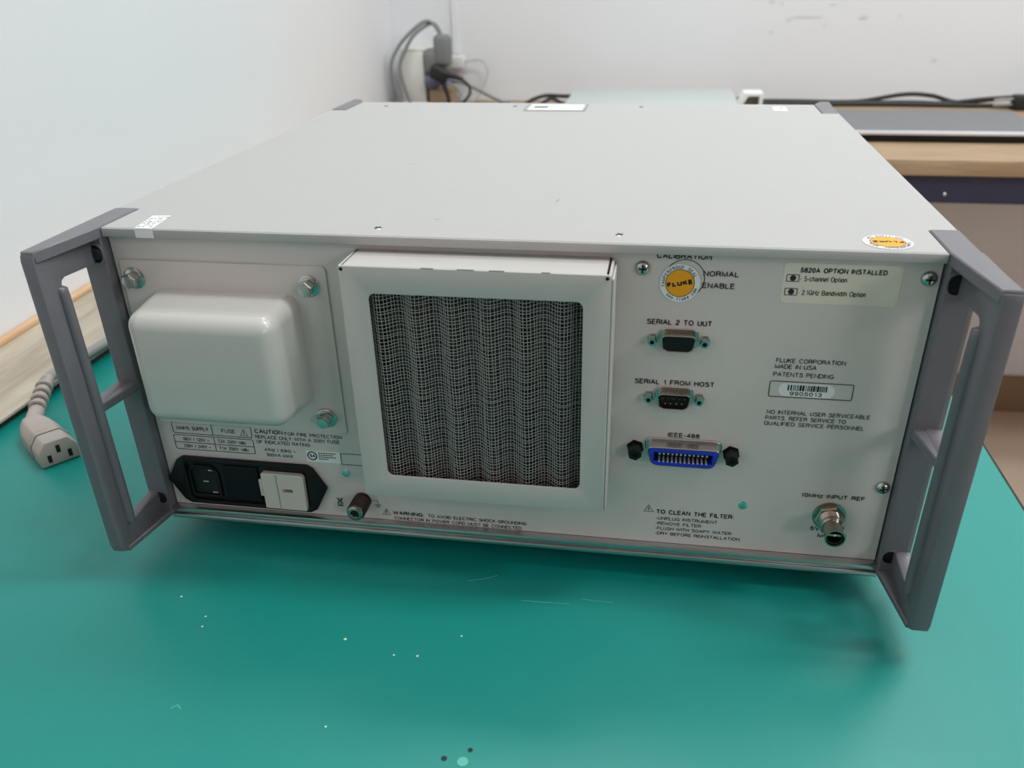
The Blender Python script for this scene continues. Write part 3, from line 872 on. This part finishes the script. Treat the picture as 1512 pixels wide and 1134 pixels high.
def bolt_mesh():
    b = bmesh.new()
    lathe(b, [(0.0058, 0.0), (0.0058, 0.0007), (0.0054, 0.0010), (0.0042, 0.0011), (0, 0.0011)], 24)
    lathe(b, [(0.0046, 0.0011), (0.0046, 0.0017), (0.0036, 0.0019), (0, 0.0019)], 24)
    lathe(b, [(0.0041, 0.0019), (0.0041, 0.0060), (0.0036, 0.0066), (0, 0.0066)], 6, ang0=0.3)
    lathe(b, [(0.0031, 0.0066), (0.0029, 0.0074), (0, 0.0076)], 20)
    me = bpy.data.meshes.new('bolt')
    b.to_mesh(me); b.free()
    me.materials.append(MAT['zinc'])
    me.shade_smooth(); me.set_sharp_from_angle(angle=0.6)
    return me
BLT = bolt_mesh()
for x, z in ((-0.1925, 0.1444), (-0.0967, 0.1438), (-0.0973, 0.0675), (-0.1925, 0.0675)):
    inst('bolt', BLT, (x, P0 - 0.0012, z), PLT, (PI / 2, 0, 0))

# ---- filter housing with corrugated wire screen
FX0, FX1, FZ0, FZ1, FD = -0.0702, 0.0575, 0.0358, 0.1638, 0.0260
OX0, OX1, OZ0, OZ1 = -0.0566, 0.0450, 0.0490, 0.1505
fb = bmesh.new()
th = 0.0014
Fp = lambda x, z: Vector((x, z, FD - th))
plate(fb, rrect(FX0, FX1, FZ0, FZ1, 0.0012, 3), [rrect(OX0, OX1, OZ0, OZ1, 0.0032, 5)], Fp, (0, 0, th), 0.0005, seg=2)
box(fb, FX0 + 0.002, FX1 - 0.002, FZ1 - th, FZ1, 0.0, FD - th + .0003, 0.0003, 1)
box(fb, FX0 + 0.002, FX1 - 0.002, FZ0, FZ0 + th, 0.0, FD - th + .0003, 0.0003, 1)
box(fb, FX0, FX0 + th, FZ0, FZ1 - 0.0002, 0.0, FD - th + .0003, 0.0003, 1)
box(fb, FX1 - th, FX1, FZ0, FZ1 - 0.0002, 0.0, FD - th + .0003, 0.0003, 1)
FIL = obj('filter_housing', fb, 'paint_filter', IN, PM)
# wrap-over flange on the right flank, and the folded corner holes
obj('side_flange', box(bmesh.new(), FX1 + 0.0001, FX1 + 0.0012, FZ0 + 0.001, FZ1 - 0.002, 0.0, FD - 0.001, 0.0003, 1), 'paint_filter', FIL, PM)
for cx in (FX0 + 0.0018, FX1 - 0.0018):
    obj('corner_hole', poly(bmesh.new(), circ(cx, FZ1 - 0.0016, 0.0009, 10), FD + 0.0001), 'dark_hole', FIL, PM, smooth=0)
for cx in (FX0 + 0.0021, FX1 - 0.0021):
    obj('fold_seam', box(bmesh.new(), cx - 0.00018, cx + 0.00018, FZ1 - 0.0006, FZ1 + 0.00015, 0.001, FD - 0.002), 'ink', FIL, PM, smooth=0)
# paint chips along the top edge and the right rim
for (xa, xb, za, zb, o_) in ((-0.030, -0.024, FZ1 - 0.0004, FZ1 + 0.0001, FD - 0.0009), (-0.013, -0.005, FZ1 - 0.0005, FZ1 + 0.0001, FD - 0.0009),
                             (0.002, 0.009, FZ1 - 0.0006, FZ1 + 0.0001, FD - 0.0009), (0.026, 0.030, FZ1 - 0.0006, FZ1 + 0.0001, FD - 0.0009)):
    obj('paint_chip', box(bmesh.new(), xa, xb, za, zb, o_, o_ + 0.0008), 'ink_grey', FIL, PM, smooth=0)
obj('housing_floor', box(bmesh.new(), FX0 + 0.002, FX1 - 0.002, FZ0 + 0.0015, FZ0 + 0.0020, 0.003, FD - 0.002), 'dark_hole', FIL, PM, smooth=0)
obj('backing', box(bmesh.new(), FX0 + 0.002, FX1 - 0.002, FZ0 + 0.002, FZ1 - 0.002, 0.003, 0.004), 'dark_hole', FIL, PM, smooth=0)
NW = 60
pit = (OX1 - OX0 + 0.006) / NW
def screen(depth, amp, ph, jit, r, pit):
    V, Fc = [], []
    waves = 5.75
    rr = random.Random(int(ph * 100) + 3)
    def dep(x):
        return depth + amp * math.sin(2 * PI * waves * (x - OX0) / (OX1 - OX0) + ph)
    def wire(path, axis):
        n0 = len(V)
        for i, p in enumerate(path):
            a = path[max(i - 1, 0)]; c = path[min(i + 1, len(path) - 1)]
            for q in range(4):
                an = PI / 2 * q + PI / 4
                if axis == 'x':
                    dx, do = c[0] - a[0], c[2] - a[2]
                    L = math.hypot(dx, do)
                    nx, no = -do / L, dx / L
                    V.append((p[0] + nx * math.cos(an) * r, p[1] + math.sin(an) * r, p[2] + no * math.cos(an) * r))
                else:
                    V.append((p[0] + math.cos(an) * r, p[1], p[2] + math.sin(an) * r))
            if i:
                k = n0 + 4 * i
                for q in range(4):
                    Fc.append((k - 4 + q, k - 4 + (q + 1) % 4, k + (q + 1) % 4, k + q))
    xs, xe, zs_, ze = OX0 - 0.006, OX1 + 0.006, FZ0 + 0.0025, OZ1 + 0.004
    # horizontals
    nz = int((ze - zs_) / pit)
    for i in range(nz + 1):
        z = zs_ + pit * i + rr.uniform(-jit, jit)
        ph2 = rr.uniform(0, 6)
        wire([(xs + (xe - xs) * j / 110, z + 0.00025 * math.sin(j * 0.17 + ph2), dep(xs + (xe - xs) * j / 110)) for j in range(111)], 'x')
    # verticals evenly spaced along the corrugated length
    x = xs
    while x < xe:
        sl = amp * 2 * PI * waves / (OX1 - OX0) * math.cos(2 * PI * waves * (x - OX0) / (OX1 - OX0) + ph)
        j0 = rr.uniform(-jit, jit)
        ph2 = rr.uniform(0, 6)
        wire([(x + j0 + 0.0002 * math.sin(j * 0.9 + ph2), zs_ + (ze - zs_) * j / 16, dep(x) + 0.0002) for j in range(17)], 'z')
        x += pit / math.sqrt(1 + sl * sl)
    me = bpy.data.meshes.new('filter_screen')
    me.from_pydata(V, [], Fc)
    b = bmesh.new()
    b.from_mesh(me)
    bpy.data.meshes.remove(me)
    return b
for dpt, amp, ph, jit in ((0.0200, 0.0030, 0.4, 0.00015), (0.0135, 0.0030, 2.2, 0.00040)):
    o = obj('filter_screen', screen(dpt, amp, ph, jit, 0.000155 if ph < 1 else 0.00012, pit if ph < 1 else pit * 1.25), 'wire' if ph < 1 else 'wire_shaded', FIL, PM, smooth=0, recalc=False)
    o['kind'] = 'stuff'

# ---- mains inlet
hexo = [(-0.2020, 0.0198), (-0.1945, 0.0330), (-0.1905, 0.0355), (-0.1140, 0.0352), (-0.1105, 0.0330), (-0.1032, 0.0203), (-0.1110, 0.0055), (-0.1150, 0.0032), (-0.1905, 0.0035), (-0.1945, 0.0060)]
PIN = bmesh.new()
inner = rrect(-0.1895, -0.1145, 0.0060, 0.0325, 0.003, 4)
plate(PIN, hexo, [inner], lambda x, z: Vector((x, z, 0.0)), (0, 0, 0.0032), 0.0007, seg=2)
INL = obj('power_inlet', PIN, 'black_plastic', IN, PM)
obj('inlet_floor', box(bmesh.new(), -0.1896, -0.1144, 0.0059, 0.0326, 0.0001, 0.0008), 'dark_plastic', INL, PM, smooth=0)
# hexagonal socket well with three pins
sk = bmesh.new()
so = [(-0.1890, 0.0085), (-0.1890, 0.0255), (-0.1850, 0.0300), (-0.1740, 0.0300), (-0.1700, 0.0255), (-0.1700, 0.0085)]
si = [(-0.1875, 0.0098), (-0.1875, 0.0250), (-0.1843, 0.0286), (-0.1747, 0.0286), (-0.1715, 0.0250), (-0.1715, 0.0098)]
plate(sk, so, [si], lambda x, z: Vector((x, z, 0.0008)), (0, 0, 0.0018), 0.0003)
SKT = obj('socket_well', sk, 'black_plastic', INL, PM)
for x, z in ((-0.1740, 0.0272), (-0.1785, 0.0192), (-0.1740, 0.0118)):
    pb = box(bmesh.new(), x - 0.0018, x + 0.0018, z - 0.0005, z + 0.0005, 0.0008, 0.0026, 0.0002, 1)
    obj('contact_pin', pb, 'steel', INL, PM)
obj('voltage_block', box(bmesh.new(), -0.1665, -0.1450, 0.0075, 0.0310, 0.0008, 0.0026, 0.0005, 1), 'navy_plastic', INL, PM)
FD1 = obj('fuse_drawer', plate(bmesh.new(), [(-0.1422, 0.0050), (-0.1172, 0.0048), (-0.1166, 0.0054), (-0.1162, 0.0276), (-0.1178, 0.0292), (-0.1410, 0.0294), (-0.1420, 0.0285)],
                               [rrect(-0.1300, -0.1238, 0.0166, 0.0190, 0.0003, 1)], lambda x, z: Vector((x, z, 0.0010)), (0, 0, 0.0034), 0.0003), 'fuse_white', INL, PM)
obj('drawer_seam', box(bmesh.new(), -0.13285, -0.13250, 0.0056, 0.0288, 0.0044, 0.00455), 'ink_grey', INL, PM, smooth=0)
obj('drawer_slot', box(bmesh.new(), -0.1302, -0.1236, 0.0164, 0.0192, 0.0008, 0.0012), 'dark_hole', INL, PM, smooth=0)
obj('drawer_latch', box(bmesh.new(), -0.1446, -0.1422, 0.0125, 0.0240, 0.0010, 0.0034, 0.0004, 1), 'fuse_white', INL, PM)

# ---- binding post
bpst = bmesh.new()
Bm = Matrix.Translation((-0.0832, P0, 0.0132)) @ Matrix.Rotation(PI / 2, 4, 'X')
prof = [(0.0052, 0.0), (0.0052, 0.001), (0.0040, 0.0013)]
lathe(bpst, prof + [(0.0048, 0.002), (0.0050, 0.0026), (0.0050, 0.0128), (0.0044, 0.0136)], 28, Bm)
POST = obj('binding_post', bpst, 'bronze', IN)
kn = bmesh.new()
for i in range(28):
    a = 2 * PI * i / 28
    box(kn, -0.00022, 0.00022, -0.00022, 0.00022, 0.003, 0.0125, 0, 1, Bm @ Matrix.Rotation(a, 4, 'Z') @ Matrix.Translation((0.0051, 0, 0)))
o = obj('knurling', kn, 'bronze', POST)
obj('post_tip', lathe(bmesh.new(), [(0.0046, 0.0134), (0.0046, 0.0142), (0.0040, 0.0146), (0.0026, 0.0146), (0.0022, 0.0138)], 24, Bm), 'nickel', POST)
obj('post_bore', lathe(bmesh.new(), [(0.0024, 0.0139), (0, 0.0139)], 20, Bm), 'dark_hole', POST, smooth=0, recalc=False)

# ---- D-sub ports
def dshape(cx, cz, w, h, r, tap=0.0014):
    x0, x1 = cx - w / 2, cx + w / 2
    base = [(x1, cz + h / 2), (x0, cz + h / 2), (x0 + tap, cz - h / 2), (x1 - tap, cz - h / 2)]
    pts = []
    n = 4
    for i in range(4):
        a = Vector(base[i - 1]); c = Vector(base[i]); d = Vector(base[(i + 1) % 4])
        u = (a - c).normalized(); w_ = (d - c).normalized()
        for q in range(n + 1):
            t_ = q / n
            p = (c + u * r) * (1 - t_) ** 2 + c * 2 * t_ * (1 - t_) + (c + w_ * r) * t_ ** 2
            pts.append((p.x, p.y))
    return pts
def standoff_mesh(R, L, n, mname, hole):
    b = bmesh.new()
    lathe(b, [(R * 1.25, 0), (R * 1.25, 0.0006), (R * 0.9, 0.0007), (R, 0.0012), (R, L - 0.0004), (R * 0.9, L), (hole, L)], n)
    lathe(b, [(hole, L), (hole, L - 0.001), (0, L - 0.001)], n, mi=1)
    me = bpy.data.meshes.new('jack_screw')
    b.to_mesh(me); b.free()
    me.materials.append(MAT[mname]); me.materials.append(MAT['dark_hole'])
    me.shade_smooth(); me.set_sharp_from_angle(angle=0.6)
    return me
JS = standoff_mesh(0.0023, 0.0052, 6, 'zinc', 0.0012)
JG = standoff_mesh(0.0037, 0.0080, 6, 'black_plastic', 0.0018)
def dsub(cx, cz, male, label):
    fl = bmesh.new()
    plate(fl, dshape(cx, cz, 0.0200, 0.0118, 0.0040), [], lambda x, z: Vector((x, z, 0)), (0, 0, 0.0010), 0.0003)
    P = obj('serial_port', fl, 'zinc', IN, PM)
    P['label'] = label
    sh = bmesh.new()
    wo, ho = 0.0172, 0.0086
    plate(sh, dshape(cx, cz, wo, ho, 0.0030), [dshape(cx, cz, wo - 0.0010, ho - 0.0010, 0.0026)], lambda x, z: Vector((x, z, 0.0008)), (0, 0, 0.0056), 0.0002)
    obj('shell', sh, 'nickel', P, PM)
    ins = bmesh.new()
    dep = 0.0020 if male else 0.0060
    plate(ins, dshape(cx, cz, wo - 0.0011, ho - 0.0011, 0.0026), [], lambda x, z: Vector((x, z, 0.0008)), (0, 0, dep - 0.0008))
    obj('insert', ins, 'dark_plastic' if male else 'black_plastic', P, PM, smooth=0)
    for row, n, z in ((0, 5, cz + 0.0014), (1, 4, cz - 0.0014)):
        for i in range(n):
            x = cx + (i - (n - 1) / 2) * 0.00277
            if male:
                obj('pin', lathe(bmesh.new(), [(0.0005, dep), (0.0005, 0.0050), (0, 0.0056)], 8, PM @ Matrix.Translation((x, z, 0))), 'nickel', P)
            else:
                obj('pin_hole', poly(bmesh.new(), circ(x, z, 0.0006, 8), dep + 0.00005), 'dark_hole', P, PM, smooth=0)
    for sx in (-0.0125, 0.0125):
        inst('jack_screw', JS, (cx + sx, P0, cz), P, (PI / 2, 0, 0))
dsub(0.0895, 0.1235, False, 'black nine-hole serial socket, upper of the two')
dsub(0.0895, 0.0920, True, 'nine-pin serial plug, lower of the two')

# ---- blue 24-way bus port
gx, gz = 0.0963, 0.0610
fl = bmesh.new()
plate(fl, dshape(gx, gz, 0.0410, 0.0142, 0.0050, 0.0030), [], lambda x, z: Vector((x, z, 0)), (0, 0, 0.0012), 0.0004)
GP = obj('bus_port', fl, 'zinc', IN, PM)
sh = bmesh.new()
plate(sh, dshape(gx, gz, 0.0378, 0.0112, 0.0034, 0.0030), [dshape(gx, gz, 0.0366, 0.0100, 0.0030, 0.0028)], lambda x, z: Vector((x, z, 0.001)), (0, 0, 0.0072), 0.0003)
obj('shell', sh, 'aluminium', GP, PM)
bl = bmesh.new()
plate(bl, dshape(gx, gz, 0.0364, 0.0099, 0.0028, 0.0028), [rrect(gx - 0.0148, gx + 0.0148, gz - 0.0027, gz + 0.0027, 0.0004, 2)], lambda x, z: Vector((x, z, 0.001)), (0, 0, 0.0076), 0.0003)
obj('blue_insert', bl, 'blue_plastic', GP, PM)
obj('insert_floor', box(bmesh.new(), gx - 0.0149, gx + 0.0149, gz - 0.0028, gz + 0.0028, 0.001, 0.0022), 'navy_plastic', GP, PM, smooth=0)
obj('insert_tongue', box(bmesh.new(), gx - 0.0138, gx + 0.0138, gz - 0.0006, gz + 0.0006, 0.002, 0.0056), 'navy_plastic', GP, PM)
for row, z in ((0, gz + 0.0023), (1, gz - 0.0023)):
    for i in range(12):
        x = gx + (i - 5.5) * 0.00216
        obj('contact', box(bmesh.new(), x - 0.00045, x + 0.00045, z - 0.0003, z + 0.0003, 0.002, 0.0089), 'contact_gold', GP, PM, smooth=0)
for sx in (-0.0246, 0.0246):
    inst('jack_screw', JG, (gx + sx, P0, gz), GP, (PI / 2, 0.3, 0))

# ---- BNC input
bx_, bz_ = 0.1748, 0.0268
Bn = Matrix.Translation((bx_, P0, bz_)) @ Matrix.Rotation(PI / 2, 4, 'X')
b = bmesh.new()
lathe(b, [(0.0086, 0), (0.0086, 0.0007), (0.0062, 0.0009), (0, 0.0009)], 28, Bn)
BN = obj('coaxial_jack', b, 'nickel', IN)
obj('hex_nut', lathe(bmesh.new(), [(0.0078, 0.0009), (0.0078, 0.0030), (0.0070, 0.0036), (0.0050, 0.0037)], 6, Bn, ang0=0.2), 'nickel', BN)
th_ = [(0.0056, 0.0036)]
for i in range(6):
    th_ += [(0.0060, 0.0040 + i * 0.0008), (0.0055, 0.0044 + i * 0.0008)]
obj('thread', lathe(bmesh.new(), th_, 24, Bn), 'nickel', BN)
obj('barrel', lathe(bmesh.new(), [(0.0056, 0.0082), (0.0060, 0.0086), (0.0060, 0.0100), (0.0050, 0.0106), (0.0049, 0.0190), (0.0052, 0.0196), (0.0052, 0.0202), (0.0045, 0.0202), (0.0044, 0.0120), (0, 0.0120)], 28, Bn), 'nickel', BN)
obj('bore_liner', lathe(bmesh.new(), [(0.0043, 0.0190), (0.0036, 0.0188), (0.0034, 0.0126), (0, 0.0126)], 24, Bn), 'dark_plastic', BN)
obj('centre_contact', lathe(bmesh.new(), [(0.0010, 0.0124), (0.0010, 0.0176), (0.0004, 0.0180), (0, 0.0178)], 10, Bn), 'nickel', BN)
for sx in (-1, 1):
    obj('bayonet_lug', lathe(bmesh.new(), [(0.0009, 0.0), (0.0009, 0.0060), (0, 0.0062)], 10, Matrix.Translation((bx_, P0 - 0.0168, bz_)) @ Matrix.Rotation(sx * PI / 2, 4, 'Y')), 'nickel', BN)

# ------------------------------------------------------------------ flat print on the rear panel
mm = 0.001
def print_block(lines, mname='ink', parent=PAN, out=INK, extra=None, name='lettering'):
    b = bmesh.new()
    for l in lines:
        s, xa, xb, za, cap = l[:5]
        text(b, s, xa * mm, xb * mm, za * mm, cap * mm, l[5] if len(l) > 5 else 0.0)
    if extra:
        extra(b)
    return obj(name, b, mname, parent, PMo(out), smooth=0, recalc=False)
def tri(b, cx, z0, w, h):
    outline(b, [((cx - w / 2) * mm, z0 * mm), ((cx + w / 2) * mm, z0 * mm), (cx * mm, (z0 + h) * mm)], 0.45 * mm)
    seg2(b, (cx * mm, (z0 + h * 0.68) * mm), (cx * mm, (z0 + h * 0.34) * mm), 0.5 * mm)
    seg2(b, (cx * mm, (z0 + h * 0.26) * mm), (cx * mm, (z0 + h * 0.14) * mm), 0.5 * mm)
BO = 0.012
print_block([('CALIBRATION', 76.9, 101.6, 164.0, 3.0, BO)])
print_block([('NORMAL', 98.9, 114.6, 156.1, 2.7, BO), ('ENABLE', 98.8, 113.3, 150.3, 2.7, BO)])
print_block([('SERIAL 2 TO UUT', 74.1, 104.6, 131.0, 2.8, BO)])
print_block([('SERIAL 1 FROM HOST', 69.8, 108.7, 98.6, 2.8, BO)])
print_block([('IEEE-488', 88.3, 104.0, 68.7, 2.6, BO)])
print_block([('FLUKE CORPORATION', 136.9, 168.9, 114.0, 2.4), ('MADE IN USA', 136.7, 155.9, 110.8, 2.4), ('PATENTS PENDING', 136.5, 164.5, 106.6, 2.4)])
print_block([('NO INTERNAL USER SERVICEABLE', 135.9, 184.9, 85.7, 2.3), ('PARTS. REFER SERVICE TO', 135.6, 174.0, 82.4, 2.3), ('QUALIFIED SERVICE PERSONNEL', 135.3, 183.2, 79.2, 2.3)])
print_block([('10MHz INPUT REF', 159.1, 190.7, 37.7, 2.6, BO)])
print_block([('5V PK', 166.6, 178.4, 16.9, 2.6, BO), ('MAX', 171.1, 179.6, 12.6, 2.6, BO)])
print_block([('TO CLEAN THE FILTER:', 85.3, 126.3, 19.9, 2.9, BO), ('-UNPLUG INSTRUMENT', 85.3, 118.0, 15.9, 2.1), ('-REMOVE FILTER', 85.3, 109.5, 12.6, 2.1),
             ('-FLUSH WITH SOAPY WATER', 85.3, 126.0, 9.2, 2.1), ('-DRY BEFORE REINSTALLATION', 85.4, 130.8, 5.8, 2.1)], extra=lambda b: tri(b, 80.9, 20.8, 5.0, 4.4))
print_block([('WARNING:', -65.3, -47.0, 4.6, 2.7, BO), ('TO AVOID ELECTRIC SHOCK GROUNDING', -44.5, 12.8, 4.6, 2.2), ('CONNECTOR IN POWER CORD MUST BE CONNECTED', -65.0, 10.0, 1.2, 2.2)],
            extra=lambda b: tri(b, -69.4, 4.2, 4.6, 4.2))
def mains_box(b):
    sl = 0.0008
    outline(b, rrect(-0.1933, -0.1447, 0.0503, 0.0572, 0.0010, 3), 0.0004)
    outline(b, rrect(-0.1938, -0.1447, 0.0396, 0.0490, 0.0010, 3), 0.0004)
    seg2(b, (-0.1688, 0.0503), (-0.1688, 0.0572), 0.0004)
    seg2(b, (-0.1688, 0.0396), (-0.1688, 0.0490), 0.0004)
    seg2(b, (-0.1938, 0.0443), (-0.1447, 0.0443), 0.0004)
    tri(b, -149.4, 51.4, 4.6, 4.4)
print_block([('MAINS SUPPLY', -190.6, -171.2, 52.6, 2.5), ('FUSE', -162.8, -154.8, 52.4, 2.5), ('100V / 120V ~', -188.5, -172.0, 45.4, 2.3), ('220V / 240V ~', -188.5, -172.0, 40.8, 2.3),
             ('T2A 250V (slb)', -166.5, -149.5, 45.4, 2.3), ('T1A 250V (slb)', -166.5, -148.5, 40.8, 2.3)], 'ink_soft', extra=mains_box)
print_block([('CAUTION', -142.4, -126.0, 53.6, 2.9, 0.01), ('FOR FIRE PROTECTION', -124.4, -91.0, 53.4, 2.3), ('REPLACE ONLY WITH A 250V FUSE', -142.6, -92.6, 50.2, 2.3), ('OF INDICATED RATING', -142.5, -110.5, 47.0, 2.3)], 'ink_soft')
print_block([('47Hz / 63Hz ~', -138.4, -119.8, 42.0, 2.2), ('300VA MAX', -138.0, -122.0, 38.6, 2.2)], 'ink_soft')
# certification label with round mark and its outlined field
def rlab(name, x0, x1, z0, z1, r, m, parent, out, th=0.0002):
    return obj(name, plate(bmesh.new(), rrect(x0, x1, z0, z1, r, 5), [], lambda x, z: Vector((x, z, 0)), (0, 0, th)), m, parent, PMo(out), smooth=0)
cs = rlab('certification_label', -0.1136, -0.0932, 0.0372, 0.0446, 0.0002, 'label_white', PAN, 0.0)
b = bmesh.new()
outline(b, circ(-0.1100, 0.0412, 0.0026, 28), 0.0007)
text(b, 'SA', -0.1113, -0.1084, 0.0402, 0.0021, 0.03)
for i, w in enumerate((11.5, 9.5, 10.5, 6.0)):
    for j in range(int(w / 1.5)):
        seg2(b, (-0.1062 + j * 0.0015, 0.0434 - i * 0.0013), (-0.1062 + j * 0.0015 + 0.0012, 0.0434 - i * 0.0013), 0.0006)
obj('certification_print', b, 'ink', PAN, PMo(0.0003), smooth=0, recalc=False)
b = bmesh.new()
outline(b, rrect(-0.0930, -0.0700, 0.0368, 0.0440, 0.0002, 1), 0.0004)
obj('label_field', b, 'ink_soft', PAN, PMo(INK), smooth=0, recalc=False)
# crossed-out bin mark
b = bmesh.new()
outline(b, [(-0.0985, 0.0128), (-0.0981, 0.0096), (-0.0964, 0.0096), (-0.0960, 0.0128)], 0.0004)
seg2(b, (-0.0990, 0.0136), (-0.0955, 0.0092), 0.0005)
seg2(b, (-0.0955, 0.0136), (-0.0990, 0.0092), 0.0005)
seg2(b, (-0.0988, 0.0082), (-0.0957, 0.0082), 0.0009)
obj('bin_mark', b, 'ink', PAN, PMo(INK), smooth=0, recalc=False)
# ground mark beside the binding post
b = bmesh.new()
seg2(b, (-0.0785, 0.0136), (-0.0742, 0.0136), 0.0004)
seg2(b, (-0.0742, 0.0138), (-0.0742, 0.0106), 0.0004)
seg2(b, (-0.0762, 0.0106), (-0.0722, 0.0106), 0.0005)
seg2(b, (-0.0755, 0.0098), (-0.0729, 0.0098), 0.0005)
seg2(b, (-0.0748, 0.0090), (-0.0736, 0.0090), 0.0005)
obj('ground_mark', b, 'ink_grey', PAN, PMo(INK), smooth=0, recalc=False)
# serial number field
b = bmesh.new()
outline(b, rrect(0.1354, 0.1747, 0.0955, 0.1040, 0.0008, 3), 0.0004)
obj('serial_field', b, 'ink', PAN, PMo(INK), smooth=0, recalc=False)
SL = rlab('serial_label', 0.1398, 0.1664, 0.0960, 0.1030, 0.0034, 'label_white', PAN, 0.0)
b = bmesh.new()
rb = random.Random(5)
x = 0.1440
while x < 0.1620:
    w = rb.choice((0.0003, 0.0004, 0.0007, 0.0010))
    box(b, x, x + w, 0.0993, 0.1024, 0, 0.00003)
    x += w + rb.choice((0.0003, 0.0004, 0.0006))
text(b, '9905013', 0.1455, 0.1603, 0.0966, 0.0022, 0.01)
obj('serial_print', b, 'ink', PAN, PMo(0.0003), smooth=0, recalc=False)
# option label
OL = rlab('option_label', 0.1345, 0.1862, 0.1447, 0.1641, 0.0022, 'label_cream', PAN, 0.0)
def opt_extra(b):
    for z in (0.1552, 0.1486):
        outline(b, rrect(0.1362, 0.1416, z, z + 0.0032, 0.0001, 1), 0.0004)
        poly(b, circ(0.1390, z + 0.0016, 0.0014, 16))
print_block([('5820A OPTION INSTALLED', 142.0, 179.4, 159.5, 2.5, 0.022), ('- 5-channel Option', 142.2, 162.6, 155.4, 2.5), ('- 2.1GHz Bandwidth Option', 142.0, 171.8, 148.8, 2.5)], 'ink', PAN, 0.0003, opt_extra)

# round tamper seals
def seal(center_M, R, parent, name):
    d = bmesh.new()
    plate(d, circ(0, 0, R, 40), [], lambda x, y: Vector((x, y, 0)), (0, 0, 0.00015))
    S = obj(name, d, 'label_white', parent, center_M, smooth=0)
    d = bmesh.new()
    plate(d, circ(0, 0, R * 0.70, 40), [], lambda x, y: Vector((x, y, 0.00020)), None)
    obj('seal_disc', d, 'seal_orange', parent, center_M, smooth=0, recalc=False)
    d = bmesh.new()
    outline(d, circ(0, 0, R * 0.71, 40), R * 0.03, 0.00028)
    T = Matrix.Translation((0, 0, 0.00028))
    text(d, 'FLUKE', -R * 0.60, R * 0.60, -R * 0.14, R * 0.26, 0.05, T)
    arc_text(d, 'TAMPERPROOF SEAL', R * 0.76, math.radians(185), math.radians(12), R * 0.15, False, T, 0.01)
    arc_text(d, 'www.fluke.com', R * 0.91, math.radians(212), math.radians(332), R * 0.15, True, T, 0.01)
    obj('seal_print', d, 'ink', parent, center_M, smooth=0, recalc=False)
b = bmesh.new()
outline(b, circ(0.0902, 0.1546, 0.0092, 40), 0.0004)
obj('adjustment_hole_ring', b, 'ink', PAN, PMo(0.00012), smooth=0, recalc=False)
seal(PMo(0.0004) @ Matrix.Translation((0.0882, 0.1524, 0)) @ Matrix.Rotation(math.radians(11), 4, 'Z'), 0.0094, PAN, 'tamper_seal')
seal(Matrix.Translation((0.1794, 0.0139, HT + 0.0001)) @ Matrix.Rotation(PI, 4, 'Z'), 0.0108, LID, 'tamper_seal')

# ------------------------------------------------------------------ stickers on the lid
b = plate(bmesh.new(), [(-0.1834, 0.0002), (-0.1737, 0.0002), (-0.1766, 0.0240), (-0.1866, 0.0232)], [], lambda x, y: Vector((x, y, HT + 0.0001)), (0, 0, 0.00012))
PS = obj('paper_sticker', b, 'label_white', LID, smooth=0)
obj('paper_sticker_fold', box(bmesh.new(), -0.1834, -0.1737, -0.00035, -0.0001, HT - 0.0046, HT + 0.0001), 'label_white', LID, smooth=0)
b = bmesh.new()
rq = random.Random(11)
for row in range(7):
    y = 0.003 + row * 0.0029
    xs = -0.1828 - 0.0030 * y / 0.024
    x = xs
    while x < xs + 0.0075:
        w = rq.uniform(0.0008, 0.0022)
        if rq.random() < 0.72:
            seg2(b, (x, y), (x + w, y), rq.uniform(0.0006, 0.0011))
        x += w + rq.uniform(0.0004, 0.0012)
obj('sticker_print', b, 'ink_grey', LID, Matrix.Translation((0, 0, HT + 0.0003)), smooth=0, recalc=False)
# rating label near the far edge
b = plate(bmesh.new(), rrect(-0.0440, 0.0085, 0.3695, 0.4055, 0.001, 2), [], lambda x, y: Vector((x, y, HT + 0.0001)), (0, 0, 0.00015))
obj('rating_label', b, 'paint_cover', LID, smooth=0)
b = bmesh.new()
outline(b, rrect(-0.0440, 0.0085, 0.3695, 0.4055, 0.001, 2), 0.0010)
obj('rating_frame', b, 'ink_grey', LID, Matrix.Translation((0, 0, HT + 0.0003)), smooth=0, recalc=False)
obj('rating_field', plate(bmesh.new(), rrect(-0.0410, 0.0060, 0.3730, 0.4035, 0.001, 2), [], lambda x, y: Vector((x, y, HT + 0.0003)), (0, 0, 0.0001)), 'label_white', LID, smooth=0)
obj('rating_barcode', plate(bmesh.new(), rrect(-0.0370, -0.0250, 0.3830, 0.3930, 0.0005, 1), [], lambda x, y: Vector((x, y, HT + 0.00045)), None), 'ink_grey', LID, smooth=0, recalc=False)
obj('small_label', plate(bmesh.new(), rrect(0.1655, 0.1768, 0.3775, 0.3990, 0.001, 2), [], lambda x, y: Vector((x, y, HT + 0.0001)), (0, 0, 0.00015)), 'label_white', LID, smooth=0)
# faint scratches in the lid paint
for p, q in (((-0.0360, 0.0310), (-0.0335, 0.0315)), ((0.0210, 0.0700), (0.0226, 0.0760)), ((-0.0850, 0.1560), (-0.0800, 0.1565)), ((0.1900, 0.1300), (0.1905, 0.1315))):
    b = bmesh.new()
    seg2(b, p, q, 0.0005, HT + 0.0001)
    obj('scratch', b, 'ink_grey', LID, smooth=0, recalc=False)
